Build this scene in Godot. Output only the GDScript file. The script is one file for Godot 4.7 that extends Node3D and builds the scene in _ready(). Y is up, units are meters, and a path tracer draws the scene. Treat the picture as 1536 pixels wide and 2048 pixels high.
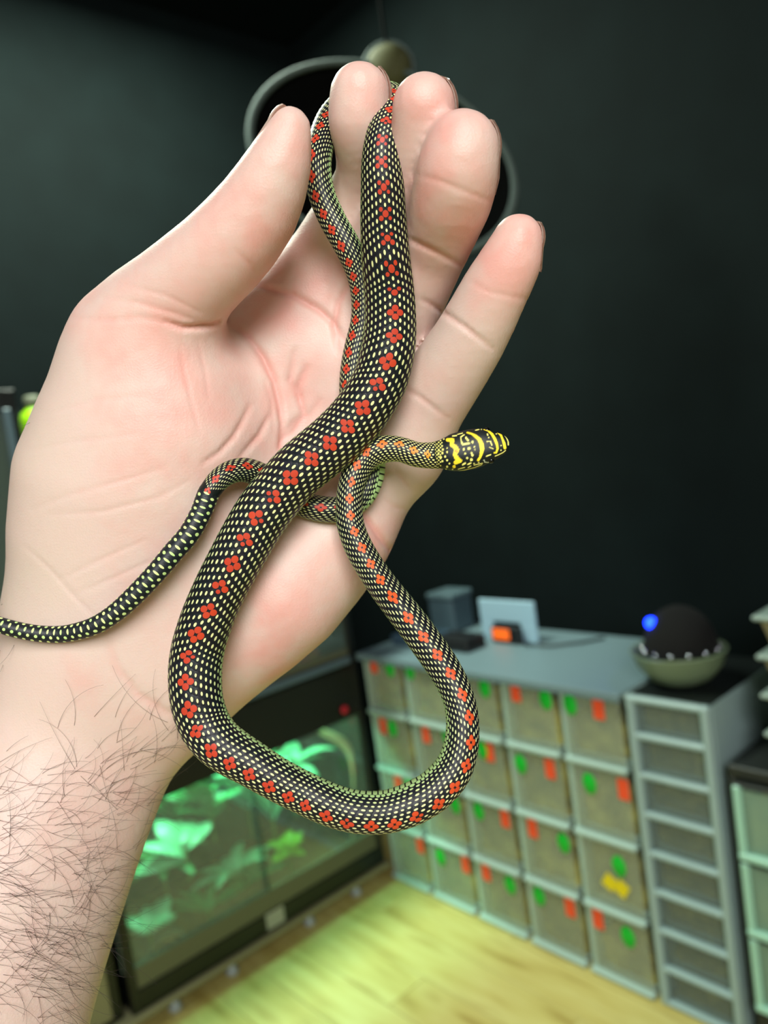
extends Node3D
# A patterned snake draped over a raised left hand, in a dark reptile room.

const FP := 1540.0          # focal length in pixels of the 1536 x 2048 frame
const EYE := Vector3(0, 1.5, 0)
var cb: Basis               # camera axes
var mats := {}
var rng := RandomNumberGenerator.new()

func _ready() -> void:
	rng.seed = 20240611
	# ---- camera
	cb = Basis.from_euler(Vector3(-0.07685, 0.84937, -0.14288))
	var cam := Camera3D.new()
	cam.name = "camera"
	cam.transform = Transform3D(cb, EYE)
	cam.fov = rad_to_deg(2.0 * atan(1024.0 / FP))
	cam.near = 0.02
	cam.far = 30.0
	var lens := CameraAttributesPhysical.new()
	lens.frustum_focal_length = 5.1
	lens.exposure_aperture = 2.2
	lens.frustum_focus_distance = 0.198
	lens.frustum_near = 0.02
	lens.frustum_far = 30.0
	cam.attributes = lens
	add_child(cam)
	cam.fov = rad_to_deg(2.0 * atan(1024.0 / FP))
	cam.current = true
	# ---- surroundings outside the closed room, exposure
	var we := WorldEnvironment.new()
	we.name = "surroundings"
	var env := Environment.new()
	env.background_mode = Environment.BG_COLOR
	env.background_color = Color(0, 0, 0)
	env.tonemap_mode = Environment.TONE_MAPPER_LINEAR
	env.tonemap_exposure = 1.4
	env.sdfgi_enabled = true
	env.ssao_enabled = true
	env.ssil_enabled = true
	we.environment = env
	add_child(we)
	# ---- the room's two ceiling lamps
	lamp_panel("long narrow ceiling lamp above the fronts of the terrariums", Vector3(-1.98, 3.19, -0.95), Vector2(0.2, 1.3), Color(0.94, 1.0, 0.92), 6.6)
	lamp_panel("large white wall lamp high behind the photographer", Vector3(1.4, 2.55, 1.05), Vector2(1.1, 1.1), Color(1.0, 0.99, 0.985), 4.9, EYE + cb * Vector3(0, 0, -0.22))
	build_room()
	build_drawer_wall()
	build_terrariums()
	build_small_things()
	build_snake()
	build_hand()

# ------------------------------------------------------------------ helpers
func cs(x: float, y: float, d: float) -> Vector3:      # a measured point at depth d, in the camera's axes
	return Vector3((x - 768.0) / FP * d, -(y - 1024.0) / FP * d, -d)

func lin(r: int, g: int, b: int) -> Color:
	return Color8(r, g, b).srgb_to_linear()

func mat(key: String, c: Color, rough := 0.6, metal := 0.0, alpha := 1.0) -> StandardMaterial3D:
	if mats.has(key):
		return mats[key]
	var m := StandardMaterial3D.new()
	m.resource_name = key
	m.albedo_color = Color(c.r, c.g, c.b, alpha)
	m.roughness = rough
	m.metallic = metal
	if alpha < 1.0:
		m.transparency = BaseMaterial3D.TRANSPARENCY_ALPHA
	mats[key] = m
	return m

func noise_tex(freq: float, ramp: Array, s: int, size := 256, kind := FastNoiseLite.TYPE_SIMPLEX_SMOOTH) -> NoiseTexture2D:
	var n := FastNoiseLite.new()
	n.seed = s
	n.noise_type = kind
	n.frequency = freq
	n.fractal_octaves = 4
	var t := NoiseTexture2D.new()
	t.width = size
	t.height = size
	t.seamless = true
	t.noise = n
	if ramp.size():
		var g := Gradient.new()
		var off := PackedFloat32Array()
		var col := PackedColorArray()
		for i in ramp.size():
			off.append(float(i) / (ramp.size() - 1))
			col.append(ramp[i])
		g.offsets = off
		g.colors = col
		t.color_ramp = g
	return t

func tri_tex(m: StandardMaterial3D, t: Texture2D, scale: Vector3) -> StandardMaterial3D:
	m.albedo_texture = t
	m.uv1_triplanar = true
	m.uv1_scale = scale
	return m

func tag(o: Node3D, label: String, category: String, group := "", kind := "") -> void:
	if label != "":
		o.set_meta("label", label)
	if category != "":
		o.set_meta("category", category)
	if group != "":
		o.set_meta("group", group)
	if kind != "":
		o.set_meta("kind", kind)

var taken := {}
func numbered(called: String) -> String:
	if not taken.has(called):
		taken[called] = 0
		return called
	taken[called] += 1
	return "%s_%03d" % [called, taken[called]]

func thing(called: String, at: Vector3, label: String, category: String, group := "", turn := 0.0) -> Node3D:
	var o := Node3D.new()
	o.name = numbered(called)
	add_child(o)
	o.position = at
	o.rotation.y = turn
	tag(o, label, category, group)
	return o

func part(parent: Node, called: String, mesh: Mesh, m: Material, at := Vector3.ZERO, rot := Vector3.ZERO) -> MeshInstance3D:
	var o := MeshInstance3D.new()
	o.name = called if parent != self else numbered(called)
	o.mesh = mesh
	o.material_override = m
	o.position = at
	o.rotation = rot
	parent.add_child(o, true)
	return o

var boxes := {}
func cbox(s: Vector3, bev := 0.003) -> ArrayMesh:      # a box with chamfered edges, centred
	var key := "%.4f_%.4f_%.4f_%.4f" % [s.x, s.y, s.z, bev]
	if boxes.has(key):
		return boxes[key]
	var h := s * 0.5
	bev = minf(bev, minf(h.x, minf(h.y, h.z)) * 0.6)
	var st := SurfaceTool.new()
	st.begin(Mesh.PRIMITIVE_TRIANGLES)
	st.set_smooth_group(-1)
	var pts := {}
	for sx in [-1, 1]:
		for sy in [-1, 1]:
			for sz in [-1, 1]:
				var c := Vector3(sx, sy, sz)
				pts[[sx, sy, sz, 0]] = Vector3(h.x * sx, (h.y - bev) * sy, (h.z - bev) * sz)
				pts[[sx, sy, sz, 1]] = Vector3((h.x - bev) * sx, h.y * sy, (h.z - bev) * sz)
				pts[[sx, sy, sz, 2]] = Vector3((h.x - bev) * sx, (h.y - bev) * sy, h.z * sz)
	for a in 3:
		var b := (a + 1) % 3
		var c2 := (a + 2) % 3
		for sg in [-1, 1]:
			var q := []
			for uv in [[-1, -1], [1, -1], [1, 1], [-1, 1]]:
				var k := [0, 0, 0, a]
				k[a] = sg
				k[b] = uv[0]
				k[c2] = uv[1]
				q.append(pts[k])
			face(st, q)
		for sb in [-1, 1]:
			for sc in [-1, 1]:
				var q2 := []
				for e in [[-1, b], [1, b], [1, c2], [-1, c2]]:
					var k := [0, 0, 0, e[1]]
					k[a] = e[0]
					k[b] = sb
					k[c2] = sc
					q2.append(pts[k])
				face(st, q2)
	for sx in [-1, 1]:
		for sy in [-1, 1]:
			for sz in [-1, 1]:
				face(st, [pts[[sx, sy, sz, 0]], pts[[sx, sy, sz, 1]], pts[[sx, sy, sz, 2]]])
	st.generate_normals()
	boxes[key] = st.commit()
	return boxes[key]

func face(st: SurfaceTool, q: Array) -> void:          # a convex face around the origin, turned outwards
	var n: Vector3 = (q[1] - q[0]).cross(q[2] - q[0])
	var mid := Vector3.ZERO
	for v in q:
		mid += v
	if n.dot(mid) > 0.0:
		q.reverse()
	for i in range(1, q.size() - 1):
		st.add_vertex(q[0])
		st.add_vertex(q[i])
		st.add_vertex(q[i + 1])

func lathe(profile: Array, seg := 40, close := true) -> ArrayMesh:   # profile of Vector2(radius, height), up along the outside
	var st := SurfaceTool.new()
	st.begin(Mesh.PRIMITIVE_TRIANGLES)
	st.set_smooth_group(0)
	var n := profile.size()
	for i in n - 1:
		for k in seg:
			var a0 := TAU * k / seg
			var a1 := TAU * (k + 1) / seg
			var p: Vector2 = profile[i]
			var q: Vector2 = profile[i + 1]
			var A := Vector3(p.x * cos(a0), p.y, p.x * sin(a0))
			var B := Vector3(p.x * cos(a1), p.y, p.x * sin(a1))
			var C := Vector3(q.x * cos(a1), q.y, q.x * sin(a1))
			var D := Vector3(q.x * cos(a0), q.y, q.x * sin(a0))
			if p.x > 1e-6:
				st.add_vertex(A); st.add_vertex(B); st.add_vertex(C)
			if q.x > 1e-6:
				st.add_vertex(A); st.add_vertex(C); st.add_vertex(D)
	st.generate_normals()
	return st.commit()

func tube(path: Array, rad: Array, seg := 8) -> ArrayMesh:    # a closed tube along points
	var V := PackedVector3Array()
	var N := PackedVector3Array()
	var I := PackedInt32Array()
	var n := path.size()
	var up := Vector3(0.31, 0.9, 0.27).normalized()
	for i in n:
		var t: Vector3 = (path[mini(i + 1, n - 1)] - path[maxi(i - 1, 0)]).normalized()
		var u := (up - t * up.dot(t)).normalized()
		var w := t.cross(u)
		up = u
		for k in seg:
			var a := TAU * k / seg
			var d := u * cos(a) + w * sin(a)
			V.append(path[i] + d * rad[i])
			N.append(d)
	for i in n - 1:
		for k in seg:
			var k1 := (k + 1) % seg
			var a := i * seg + k
			var b := i * seg + k1
			I.append_array([a, b + seg, b, a, a + seg, b + seg])
	for k in range(1, seg - 1):
		I.append_array([0, k, k + 1])
		I.append_array([(n - 1) * seg, (n - 1) * seg + k + 1, (n - 1) * seg + k])
	return arr(V, N, I)

func arr(V: PackedVector3Array, N: PackedVector3Array, I: PackedInt32Array, C := PackedColorArray()) -> ArrayMesh:
	var a := []
	a.resize(Mesh.ARRAY_MAX)
	a[Mesh.ARRAY_VERTEX] = V
	a[Mesh.ARRAY_NORMAL] = N
	a[Mesh.ARRAY_INDEX] = I
	if C.size():
		a[Mesh.ARRAY_COLOR] = C
	var m := ArrayMesh.new()
	m.add_surface_from_arrays(Mesh.PRIMITIVE_TRIANGLES, a)
	return m

func lamp_panel(label: String, at: Vector3, size: Vector2, c: Color, energy: float, aim := Vector3.INF) -> void:
	var t := thing("ceiling_light" if aim == Vector3.INF else "wall_light", at, label, "lamp")
	var white := mat("lamp frame white", Color(0.85, 0.86, 0.86), 0.5)
	for s in [-1, 1]:
		part(t, "frame", cbox(Vector3(size.x + 0.06, 0.05, 0.03)), white, Vector3(0, 0.025, s * (size.y * 0.5 + 0.015)))
		part(t, "frame", cbox(Vector3(0.03, 0.05, size.y)), white, Vector3(s * (size.x * 0.5 + 0.015), 0.025, 0))
	var glow := mat("lamp diffuser", Color(0.9, 0.9, 0.9), 0.6)
	glow.emission_enabled = true
	glow.emission = Color(0.95, 0.97, 0.93)
	glow.emission_energy_multiplier = 1.0
	part(t, "diffuser", cbox(Vector3(size.x, 0.03, size.y)), glow, Vector3(0, 0.035, 0))
	var l := AreaLight3D.new()
	l.name = "panel_light"
	l.area_size = size
	l.light_color = c
	l.light_energy = energy
	l.area_range = 12.0
	l.area_attenuation = 2.0
	l.shadow_enabled = true
	l.position = Vector3(0, -0.004, 0)
	l.rotation = Vector3(-PI / 2, 0, 0)
	t.add_child(l)
	if aim != Vector3.INF:                              # tilted to face this way
		t.basis = Basis.looking_at(aim - at, Vector3.UP) * Basis(Vector3.RIGHT, PI / 2)
		part(t, "bracket", tube([Vector3(0, 0.05, 0), t.transform.affine_inverse() * Vector3(at.x, at.y + 0.1, 2.0)], [0.015, 0.015], 10), white)

# ------------------------------------------------------------------ the room
func build_room() -> void:
	var black := mat("black wall paint", Color(0.045, 0.084, 0.086), 0.85)
	black.metallic_specular = 0.25
	tri_tex(black, noise_tex(0.02, [Color(0.86, 0.86, 0.86), Color(1, 1, 1)], 3), Vector3(0.7, 0.7, 0.7))
	var pale := mat("pale wall paint", Color(0.70, 0.72, 0.69), 0.8)
	var X0 := -2.64
	var X1 := 2.0
	var Z0 := -2.16
	var Z1 := 2.0
	var Hh := 3.25
	var walls := [["wall_back", Vector3(X1 - X0 + 0.2, Hh, 0.1), Vector3((X0 + X1) / 2, Hh / 2, Z0 - 0.05), black],
		["wall_left", Vector3(0.1, Hh, Z1 - Z0), Vector3(X0 - 0.05, Hh / 2, (Z0 + Z1) / 2), black],
		["wall_right", Vector3(0.1, Hh, Z1 - Z0), Vector3(X1 + 0.05, Hh / 2, (Z0 + Z1) / 2), pale],
		["wall_front", Vector3(X1 - X0 + 0.2, Hh, 0.1), Vector3((X0 + X1) / 2, Hh / 2, Z1 + 0.05), pale],
		["ceiling", Vector3(X1 - X0 + 0.2, 0.1, Z1 - Z0 + 0.2), Vector3((X0 + X1) / 2, Hh + 0.05, (Z0 + Z1) / 2), black]]
	for w in walls:
		var o := part(self, w[0], cbox(w[1], 0.001), w[3], w[2])
		tag(o, "", "", "", "structure")
	# floor: laminate planks laid parallel to the drawer fronts
	var fl := Node3D.new()
	fl.name = "floor"
	add_child(fl)
	tag(fl, "", "", "", "structure")
	part(fl, "underlay", cbox(Vector3(X1 - X0 + 0.2, 0.08, Z1 - Z0 + 0.2), 0.001), mat("underlay", Color(0.2, 0.17, 0.1), 0.9), Vector3((X0 + X1) / 2, -0.052, (Z0 + Z1) / 2))
	var woods := []
	for k in 4:
		var m := mat("laminate %d" % k, [Color(0.80, 0.75, 0.47), Color(0.785, 0.73, 0.45), Color(0.81, 0.765, 0.485), Color(0.775, 0.72, 0.44)][k], 0.42)
		tri_tex(m, noise_tex(0.012, [Color(0.80, 0.74, 0.62), Color(0.95, 0.93, 0.87), Color(1, 1, 1), Color(0.88, 0.84, 0.76)], 11 + k), Vector3(0.55, 4.0, 4.0))
		m.uv1_world_triplanar = true
		m.uv1_offset = Vector3(0.37 * k, 0.11 * k, 0.23 * k)
		woods.append(m)
	var pw := 0.139
	var n := int(ceil((Z1 - Z0) / pw))
	for i in n:
		var z := Z0 + pw * (i + 0.5)
		var x := X0 - fposmod(i * 0.43, 1.2)
		while x < X1:
			var a := maxf(x, X0)
			var b := minf(x + 1.2, X1)
			if b - a > 0.02:
				part(fl, "plank", cbox(Vector3(b - a - 0.0015, 0.012, pw - 0.0015), 0.0012), woods[rng.randi() % 4], Vector3((a + b) / 2, -0.006, z))
			x += 1.2
	# a round black lamp, switched off, hung from the ceiling; mostly hidden by the fingers
	var oc := EYE + cb * cs(765, 332, 2.0)
	var orn := thing("hanging_lamp", oc, "large round black hanging lamp, switched off, with grey rim, behind the fingertips", "lamp")
	var grim := mat("lamp grey rim", Color(0.27, 0.32, 0.31), 0.8)
	var turn := cb * Basis(Vector3.BACK, -0.38) * Basis(Vector3.RIGHT, PI / 2) * Basis().scaled(Vector3(1.09, 1.0, 0.72))
	var shell := part(orn, "shade", lathe([Vector2(0.0, -0.10), Vector2(0.2, -0.09), Vector2(0.31, -0.03), Vector2(0.335, 0.02), Vector2(0.325, 0.02), Vector2(0.30, -0.02), Vector2(0.19, -0.075), Vector2(0.0, -0.085)], 56), mat("lamp black", Color(0.02, 0.022, 0.022), 0.9))
	mats["lamp black"].metallic_specular = 0.15
	shell.basis = turn
	var rim := TorusMesh.new()
	rim.inner_radius = 0.314
	rim.outer_radius = 0.334
	rim.rings = 64
	rim.ring_segments = 10
	var o2 := part(orn, "rim", rim, grim)
	o2.basis = turn
	o2.position = cb * Vector3(0, 0, 0.028)
	var cp := EYE + cb * cs(778, 134, 1.99) - oc
	var crest := part(orn, "mount", lathe([Vector2(0.0, -0.03), Vector2(0.06, -0.03), Vector2(0.062, 0.0), Vector2(0.045, 0.03), Vector2(0.0, 0.036)], 28), mat("lamp olive mount", Color(0.26, 0.26, 0.13), 0.8), cp)
	crest.basis = cb * Basis(Vector3.RIGHT, PI / 2)
	var rim2 := TorusMesh.new()
	rim2.inner_radius = 0.055
	rim2.outer_radius = 0.07
	rim2.rings = 32
	rim2.ring_segments = 8
	var cr2 := part(orn, "mount_ring", rim2, grim, cp)
	cr2.basis = cb * Basis(Vector3.RIGHT, PI / 2)
	part(orn, "rod", tube([cp + Vector3(0, 0.05, 0), Vector3(cp.x, 3.248 - oc.y, cp.z)], [0.004, 0.004], 8), mats["lamp black"])

# ------------------------------------------------------------------ drawers along the back wall
const RED := 0
const GREEN := 1
const YELLOW := 2
# tags stuck on the drawer fronts: column, row from the top, colour, x and y on the fronts (metres)
func unit_spot(px: float, py: float) -> Vector3:       # a measured point on the plane of the drawer fronts
	var d := cb * Vector3((px - 768.0) / FP, -(py - 1024.0) / FP, -1.0)
	return EYE + d * (-1.633 / d.z)

func build_drawer_wall() -> void:
	var ZF := -1.633
	var X0 := -2.086
	var CW := 0.2052
	var RH := 0.2047
	var DEP := 0.42
	var grey := mat("drawer frame grey", Color(0.66, 0.76, 0.73), 0.4)
	var pane := mat("drawer clear plastic", Color(0.72, 0.77, 0.68), 0.42, 0.0, 0.34)
	var soil := mat("drawer litter", Color(0.88, 0.86, 0.66), 0.95)
	tri_tex(soil, noise_tex(0.014, [Color(0.36, 0.34, 0.26), Color(0.56, 0.53, 0.39), Color(0.80, 0.78, 0.55), Color(1.0, 0.99, 0.76)], 41), Vector3(2.2, 2.2, 2.2))
	soil.uv1_world_triplanar = true
	var tagm := [mat("tag red", Color(1.0, 0.34, 0.18), 0.6), mat("tag green", Color(0.0, 0.78, 0.20), 0.6), mat("tag yellow", Color(0.93, 0.85, 0.05), 0.6)]
	var tags := [[RED, 747, 1330], [GREEN, 779, 1337], [GREEN, 819, 1342], [GREEN, 969, 1376], [RED, 1031, 1384], [GREEN, 1091, 1399], [GREEN, 1140, 1409], [RED, 1197, 1418],
		[RED, 766, 1452], [GREEN, 785, 1457], [RED, 852, 1469], [GREEN, 894, 1472], [GREEN, 965, 1500], [RED, 979, 1505], [GREEN, 1041, 1528], [RED, 1100, 1538], [GREEN, 1179, 1567], [RED, 1247, 1579],
		[RED, 796, 1564], [GREEN, 820, 1570], [GREEN, 910, 1610], [GREEN, 957, 1622], [RED, 1010, 1637], [RED, 1065, 1657], [GREEN, 1127, 1686], [GREEN, 1238, 1733], [YELLOW, 1219, 1764], [YELLOW, 1244, 1778],
		[RED, 840, 1690], [GREEN, 881, 1714], [RED, 931, 1729], [RED, 972, 1744], [GREEN, 1020, 1770], [GREEN, 1078, 1792], [RED, 1140, 1815], [RED, 1196, 1838], [GREEN, 1256, 1874]]
	var tagmesh := [cbox(Vector3(0.032, 0.056, 0.0012), 0.0005), disc_tag(), cbox(Vector3(0.034, 0.042, 0.0012), 0.0005)]
	var names := ["leftmost of the five clear drawer towers, beside the terrarium", "second drawer tower from the terrarium, behind the hanging snake", "middle drawer tower of the five, under the grey stand", "fourth drawer tower from the terrarium, with red and green tags", "fifth drawer tower, with a yellow tag, beside the narrow tower"]
	for c in 5:
		var cx := X0 + CW * (c + 0.5)
		var t := thing("drawer_tower", Vector3(cx, 0, ZF), names[c], "drawers", "wide drawer towers along the back wall")
		part(t, "side_panel", cbox(Vector3(0.018, 4 * RH - 0.006, DEP), 0.002), grey, Vector3(-CW / 2 + 0.011, 2 * RH, -DEP / 2 - 0.004))
		part(t, "side_panel", cbox(Vector3(0.006, 4 * RH - 0.006, DEP - 0.035), 0.002), grey, Vector3(CW / 2 - 0.017, 2 * RH, -DEP / 2 - 0.02))
		part(t, "back_panel", cbox(Vector3(CW - 0.03, 4 * RH - 0.02, 0.006), 0.002), grey, Vector3(0, 2 * RH, -DEP + 0.004))
		for r in 5:
			part(t, "rail", cbox(Vector3(CW - 0.016, 0.016, 0.026), 0.005), grey, Vector3(-0.005, clampf(4 * RH - r * RH, 0.009, 4 * RH - 0.009), -0.001))
			if r > 0 and r < 4:
				part(t, "shelf", cbox(Vector3(CW - 0.03, 0.006, DEP - 0.03), 0.002), grey, Vector3(0, 4 * RH - r * RH, -DEP / 2 - 0.01))
		part(t, "top_panel", cbox(Vector3(CW - 0.006, 0.008, DEP), 0.002), grey, Vector3(0, 4 * RH - 0.005, -DEP / 2 - 0.004))
		for r in 4:
			var yc := 4 * RH - (r + 0.5) * RH
			var dr := part(t, "drawer", cbox(Vector3(CW - 0.034, RH - 0.026, 0.004), 0.0015), pane, Vector3(0, yc, -0.004))
			var h := RH * rng.randf_range(0.55, 0.82)
			part(dr, "litter", heap(CW - 0.045, h, DEP - 0.06, 7 * c + r), soil, Vector3(0, -RH / 2 + 0.014, -0.02))
			part(dr, "floor_pan", cbox(Vector3(CW - 0.04, 0.005, DEP - 0.05), 0.001), grey, Vector3(0, -RH / 2 + 0.014, -DEP / 2 + 0.01))
			for g in tags:
				var p := unit_spot(g[1], g[2])
				var pc := clampi(int((p.x - X0) / CW), 0, 4)
				var pr := clampi(int((4 * RH - p.y) / RH), 0, 3)
				if pc == c and pr == r:
					part(dr, ["red_tag", "green_tag", "yellow_tag"][g[0]], tagmesh[g[0]], tagm[g[0]], Vector3(clampf(p.x - cx, -CW / 2 + 0.026, CW / 2 - 0.026), p.y - yc, 0.0045), Vector3(0, 0, -0.55 if g[0] == 2 else 0.0))
	# one loose sheet over the towers
	var sheet := mat("grey top sheet", Color(0.44, 0.53, 0.56), 0.5)
	var sh := part(self, "cover_sheet", cbox(Vector3(CW * 5, 0.004, DEP + 0.045), 0.001), sheet, Vector3(X0 + CW * 2.5, 4 * RH + 0.0025, ZF - DEP / 2 + 0.012 - 0.015))
	part(sh, "front_fold", cbox(Vector3(CW * 5, 0.020, 0.003), 0.001), sheet, Vector3(0, -0.010, DEP / 2 + 0.022))
	tag(sh, "thin grey sheet lying over the tops of the five drawer towers", "sheet")
	# the narrow tower of eight shallow drawers
	var TX := -1.058
	var TW := 0.214
	var H8 := 0.1023
	var nt := thing("narrow_drawer_tower", Vector3(TX + TW / 2, 0, ZF + 0.004), "narrow grey tower of eight shallow drawers under the bowl", "drawers")
	var gf := mat("narrow tower grey", Color(0.62, 0.72, 0.72), 0.4)
	for s in [-1, 1]:
		part(nt, "post", cbox(Vector3(0.021, 8 * H8, 0.025), 0.005), gf, Vector3(s * (TW / 2 - 0.011), 4 * H8, -0.011))
		part(nt, "side_panel", cbox(Vector3(0.008, 8 * H8 - 0.004, 0.37), 0.002), gf, Vector3(s * (TW / 2 - 0.006), 4 * H8, -0.21))
	for r in 9:
		part(nt, "rail", cbox(Vector3(TW - 0.03, 0.016, 0.022), 0.005), gf, Vector3(0, clampf(8 * H8 - r * H8, 0.009, 8 * H8 - 0.008), -0.010))
	part(nt, "top_panel", cbox(Vector3(TW - 0.006, 0.006, 0.375), 0.002), mat("narrow tower top", Color(0.10, 0.12, 0.12), 0.35), Vector3(0, 8 * H8 - 0.004, -0.205))
	part(nt, "back_panel", cbox(Vector3(TW - 0.02, 8 * H8 - 0.01, 0.006), 0.002), grey, Vector3(0, 4 * H8, -0.392))
	var litter2 := mat("drawer bedding", Color(1.0, 0.98, 0.75), 0.95)
	tri_tex(litter2, noise_tex(0.016, [Color(0.40, 0.40, 0.36), Color(0.55, 0.55, 0.44), Color(0.80, 0.79, 0.55)], 77), Vector3(4, 4, 4))
	litter2.uv1_world_triplanar = true
	for r in 8:
		var yc := 8 * H8 - (r + 0.5) * H8
		var dr := part(nt, "drawer", cbox(Vector3(TW - 0.044, H8 - 0.018, 0.004), 0.0015), mat("grey clear plastic", Color(0.50, 0.57, 0.56), 0.4, 0.0, 0.36), Vector3(0, yc, -0.016))
		part(dr, "bedding", heap(TW - 0.055, H8 * (0.2 if r == 6 else 0.62), 0.3, 200 + r), litter2, Vector3(0, -H8 / 2 + 0.012, -0.018))
		part(dr, "floor_pan", cbox(Vector3(TW - 0.05, 0.004, 0.33), 0.001), grey, Vector3(0, -H8 / 2 + 0.011, -0.175))
	# the wide unit of three deep drawers at the right edge
	var wt := thing("deep_drawer_unit", Vector3(-0.60, 0, ZF + 0.01), "low dark unit with three deep mint-rimmed drawers at the right edge", "drawers")
	var mint := mat("mint plastic rim", Color(0.66, 0.86, 0.78), 0.35)
	var shellm := mat("dark unit shell", Color(0.14, 0.16, 0.15), 0.5)
	part(wt, "body", cbox(Vector3(0.43, 0.03, 0.38), 0.004), shellm, Vector3(0, 0.675, -0.20))
	part(wt, "base", cbox(Vector3(0.43, 0.09, 0.36), 0.004), shellm, Vector3(0, 0.045, -0.20))
	for s in [-1, 1]:
		part(wt, "side_panel", cbox(Vector3(0.012, 0.57, 0.38), 0.003), shellm, Vector3(s * 0.208, 0.375, -0.20))
	part(wt, "back_panel", cbox(Vector3(0.4, 0.57, 0.01), 0.003), shellm, Vector3(0, 0.375, -0.385))
	for r in 3:
		var y0 := 0.483 - r * 0.182
		var dr := part(wt, "drawer", cbox(Vector3(0.37, 0.150, 0.004), 0.002), mat("mint clear plastic", Color(0.60, 0.74, 0.66), 0.35, 0.0, 0.5), Vector3(0, y0 + 0.086, 0.0))
		part(dr, "litter", heap(0.36, 0.11, 0.33, 300 + r), soil, Vector3(0, -0.075, -0.02))
		for s in [-1, 1]:
			part(dr, "rim", cbox(Vector3(0.017, 0.168, 0.02), 0.004), mint, Vector3(s * 0.191, 0, 0.002))
		part(dr, "lower_rim", cbox(Vector3(0.40, 0.018, 0.024), 0.004), mint, Vector3(0, -0.082, 0.003))
		part(dr, "upper_rim", cbox(Vector3(0.40, 0.008, 0.016), 0.003), shellm, Vector3(0, 0.086, 0.0))

func disc_tag() -> ArrayMesh:
	var m := lathe([Vector2(0, -0.0007), Vector2(0.0195, -0.0007), Vector2(0.0205, 0.0), Vector2(0.0195, 0.0007), Vector2(0, 0.0007)], 24)
	var st := SurfaceTool.new()
	st.begin(Mesh.PRIMITIVE_TRIANGLES)
	st.append_from(m, 0, Transform3D(Basis(Vector3(1, 0, 0), Vector3(0, 0, 1), Vector3(0, -1.45, 0)), Vector3.ZERO))
	return st.commit()

func heap(w: float, h: float, dep: float, s: int) -> ArrayMesh:    # a lumpy fill seen through a drawer front; origin at the middle of its front lower edge
	var n := FastNoiseLite.new()
	n.seed = s
	n.frequency = 22.0
	var V := PackedVector3Array()
	var N := PackedVector3Array()
	var I := PackedInt32Array()
	var nx := 14
	var ny := 8
	var st := SurfaceTool.new()
	st.begin(Mesh.PRIMITIVE_TRIANGLES)
	st.set_smooth_group(0)
	var P := []
	for j in ny + 5:
		var row := []
		for i in nx + 1:
			var x := (float(i) / nx - 0.5) * w
			var top := h * (0.82 + 0.28 * n.get_noise_2d(x * 1.5 + s, 3.0))
			var y: float
			var z: float
			if j <= ny:
				y = top * j / ny
				z = 0.012 * n.get_noise_2d(x, y + s) - 0.006
				if i == 0 or i == nx:
					z -= 0.004
			else:
				y = top + 0.01 * n.get_noise_2d(x * 2.0, j * 0.06)
				z = -dep * (j - ny) / 4.0
			row.append(Vector3(x, y, z))
		P.append(row)
	for j in ny + 4:
		for i in nx:
			for v in [P[j][i], P[j + 1][i + 1], P[j][i + 1], P[j][i], P[j + 1][i], P[j + 1][i + 1]]:
				st.add_vertex(v)
	st.generate_normals()
	return st.commit()

# ------------------------------------------------------------------ terrariums along the left wall
func leaf_mesh(L: float, W: float, bend: float, cup: float) -> ArrayMesh:      # grows along +y, face towards +z, closed sheet with thickness
	var V := PackedVector3Array()
	var N := PackedVector3Array()
	var I := PackedInt32Array()
	var n := 7
	var m := 4
	for side in 2:
		for i in n + 1:
			var t := float(i) / n
			var w := W * 0.5 * pow(sin(PI * clampf(t * 0.93 + 0.05, 0, 1)), 0.75)
			var ang := bend * t
			var cy := L * t * cos(ang * 0.5)
			var cz := L * t * sin(ang * 0.5)
			for k in m + 1:
				var u := float(k) / m * 2.0 - 1.0
				V.append(Vector3(u * w, cy, cz + cup * w * u * u + (0.0 if side == 0 else -0.0015)))
				var nn := Vector3(-2.0 * cup * u, -sin(ang), cos(ang)).normalized()
				N.append(nn if side == 0 else -nn)
	var off := (n + 1) * (m + 1)
	for i in n:
		for k in m:
			var a := i * (m + 1) + k
			var b := a + m + 1
			I.append_array([a, b + 1, a + 1, a, b, b + 1])
			I.append_array([off + a, off + a + 1, off + b + 1, off + a, off + b + 1, off + b])
	return arr(V, N, I)

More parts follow.
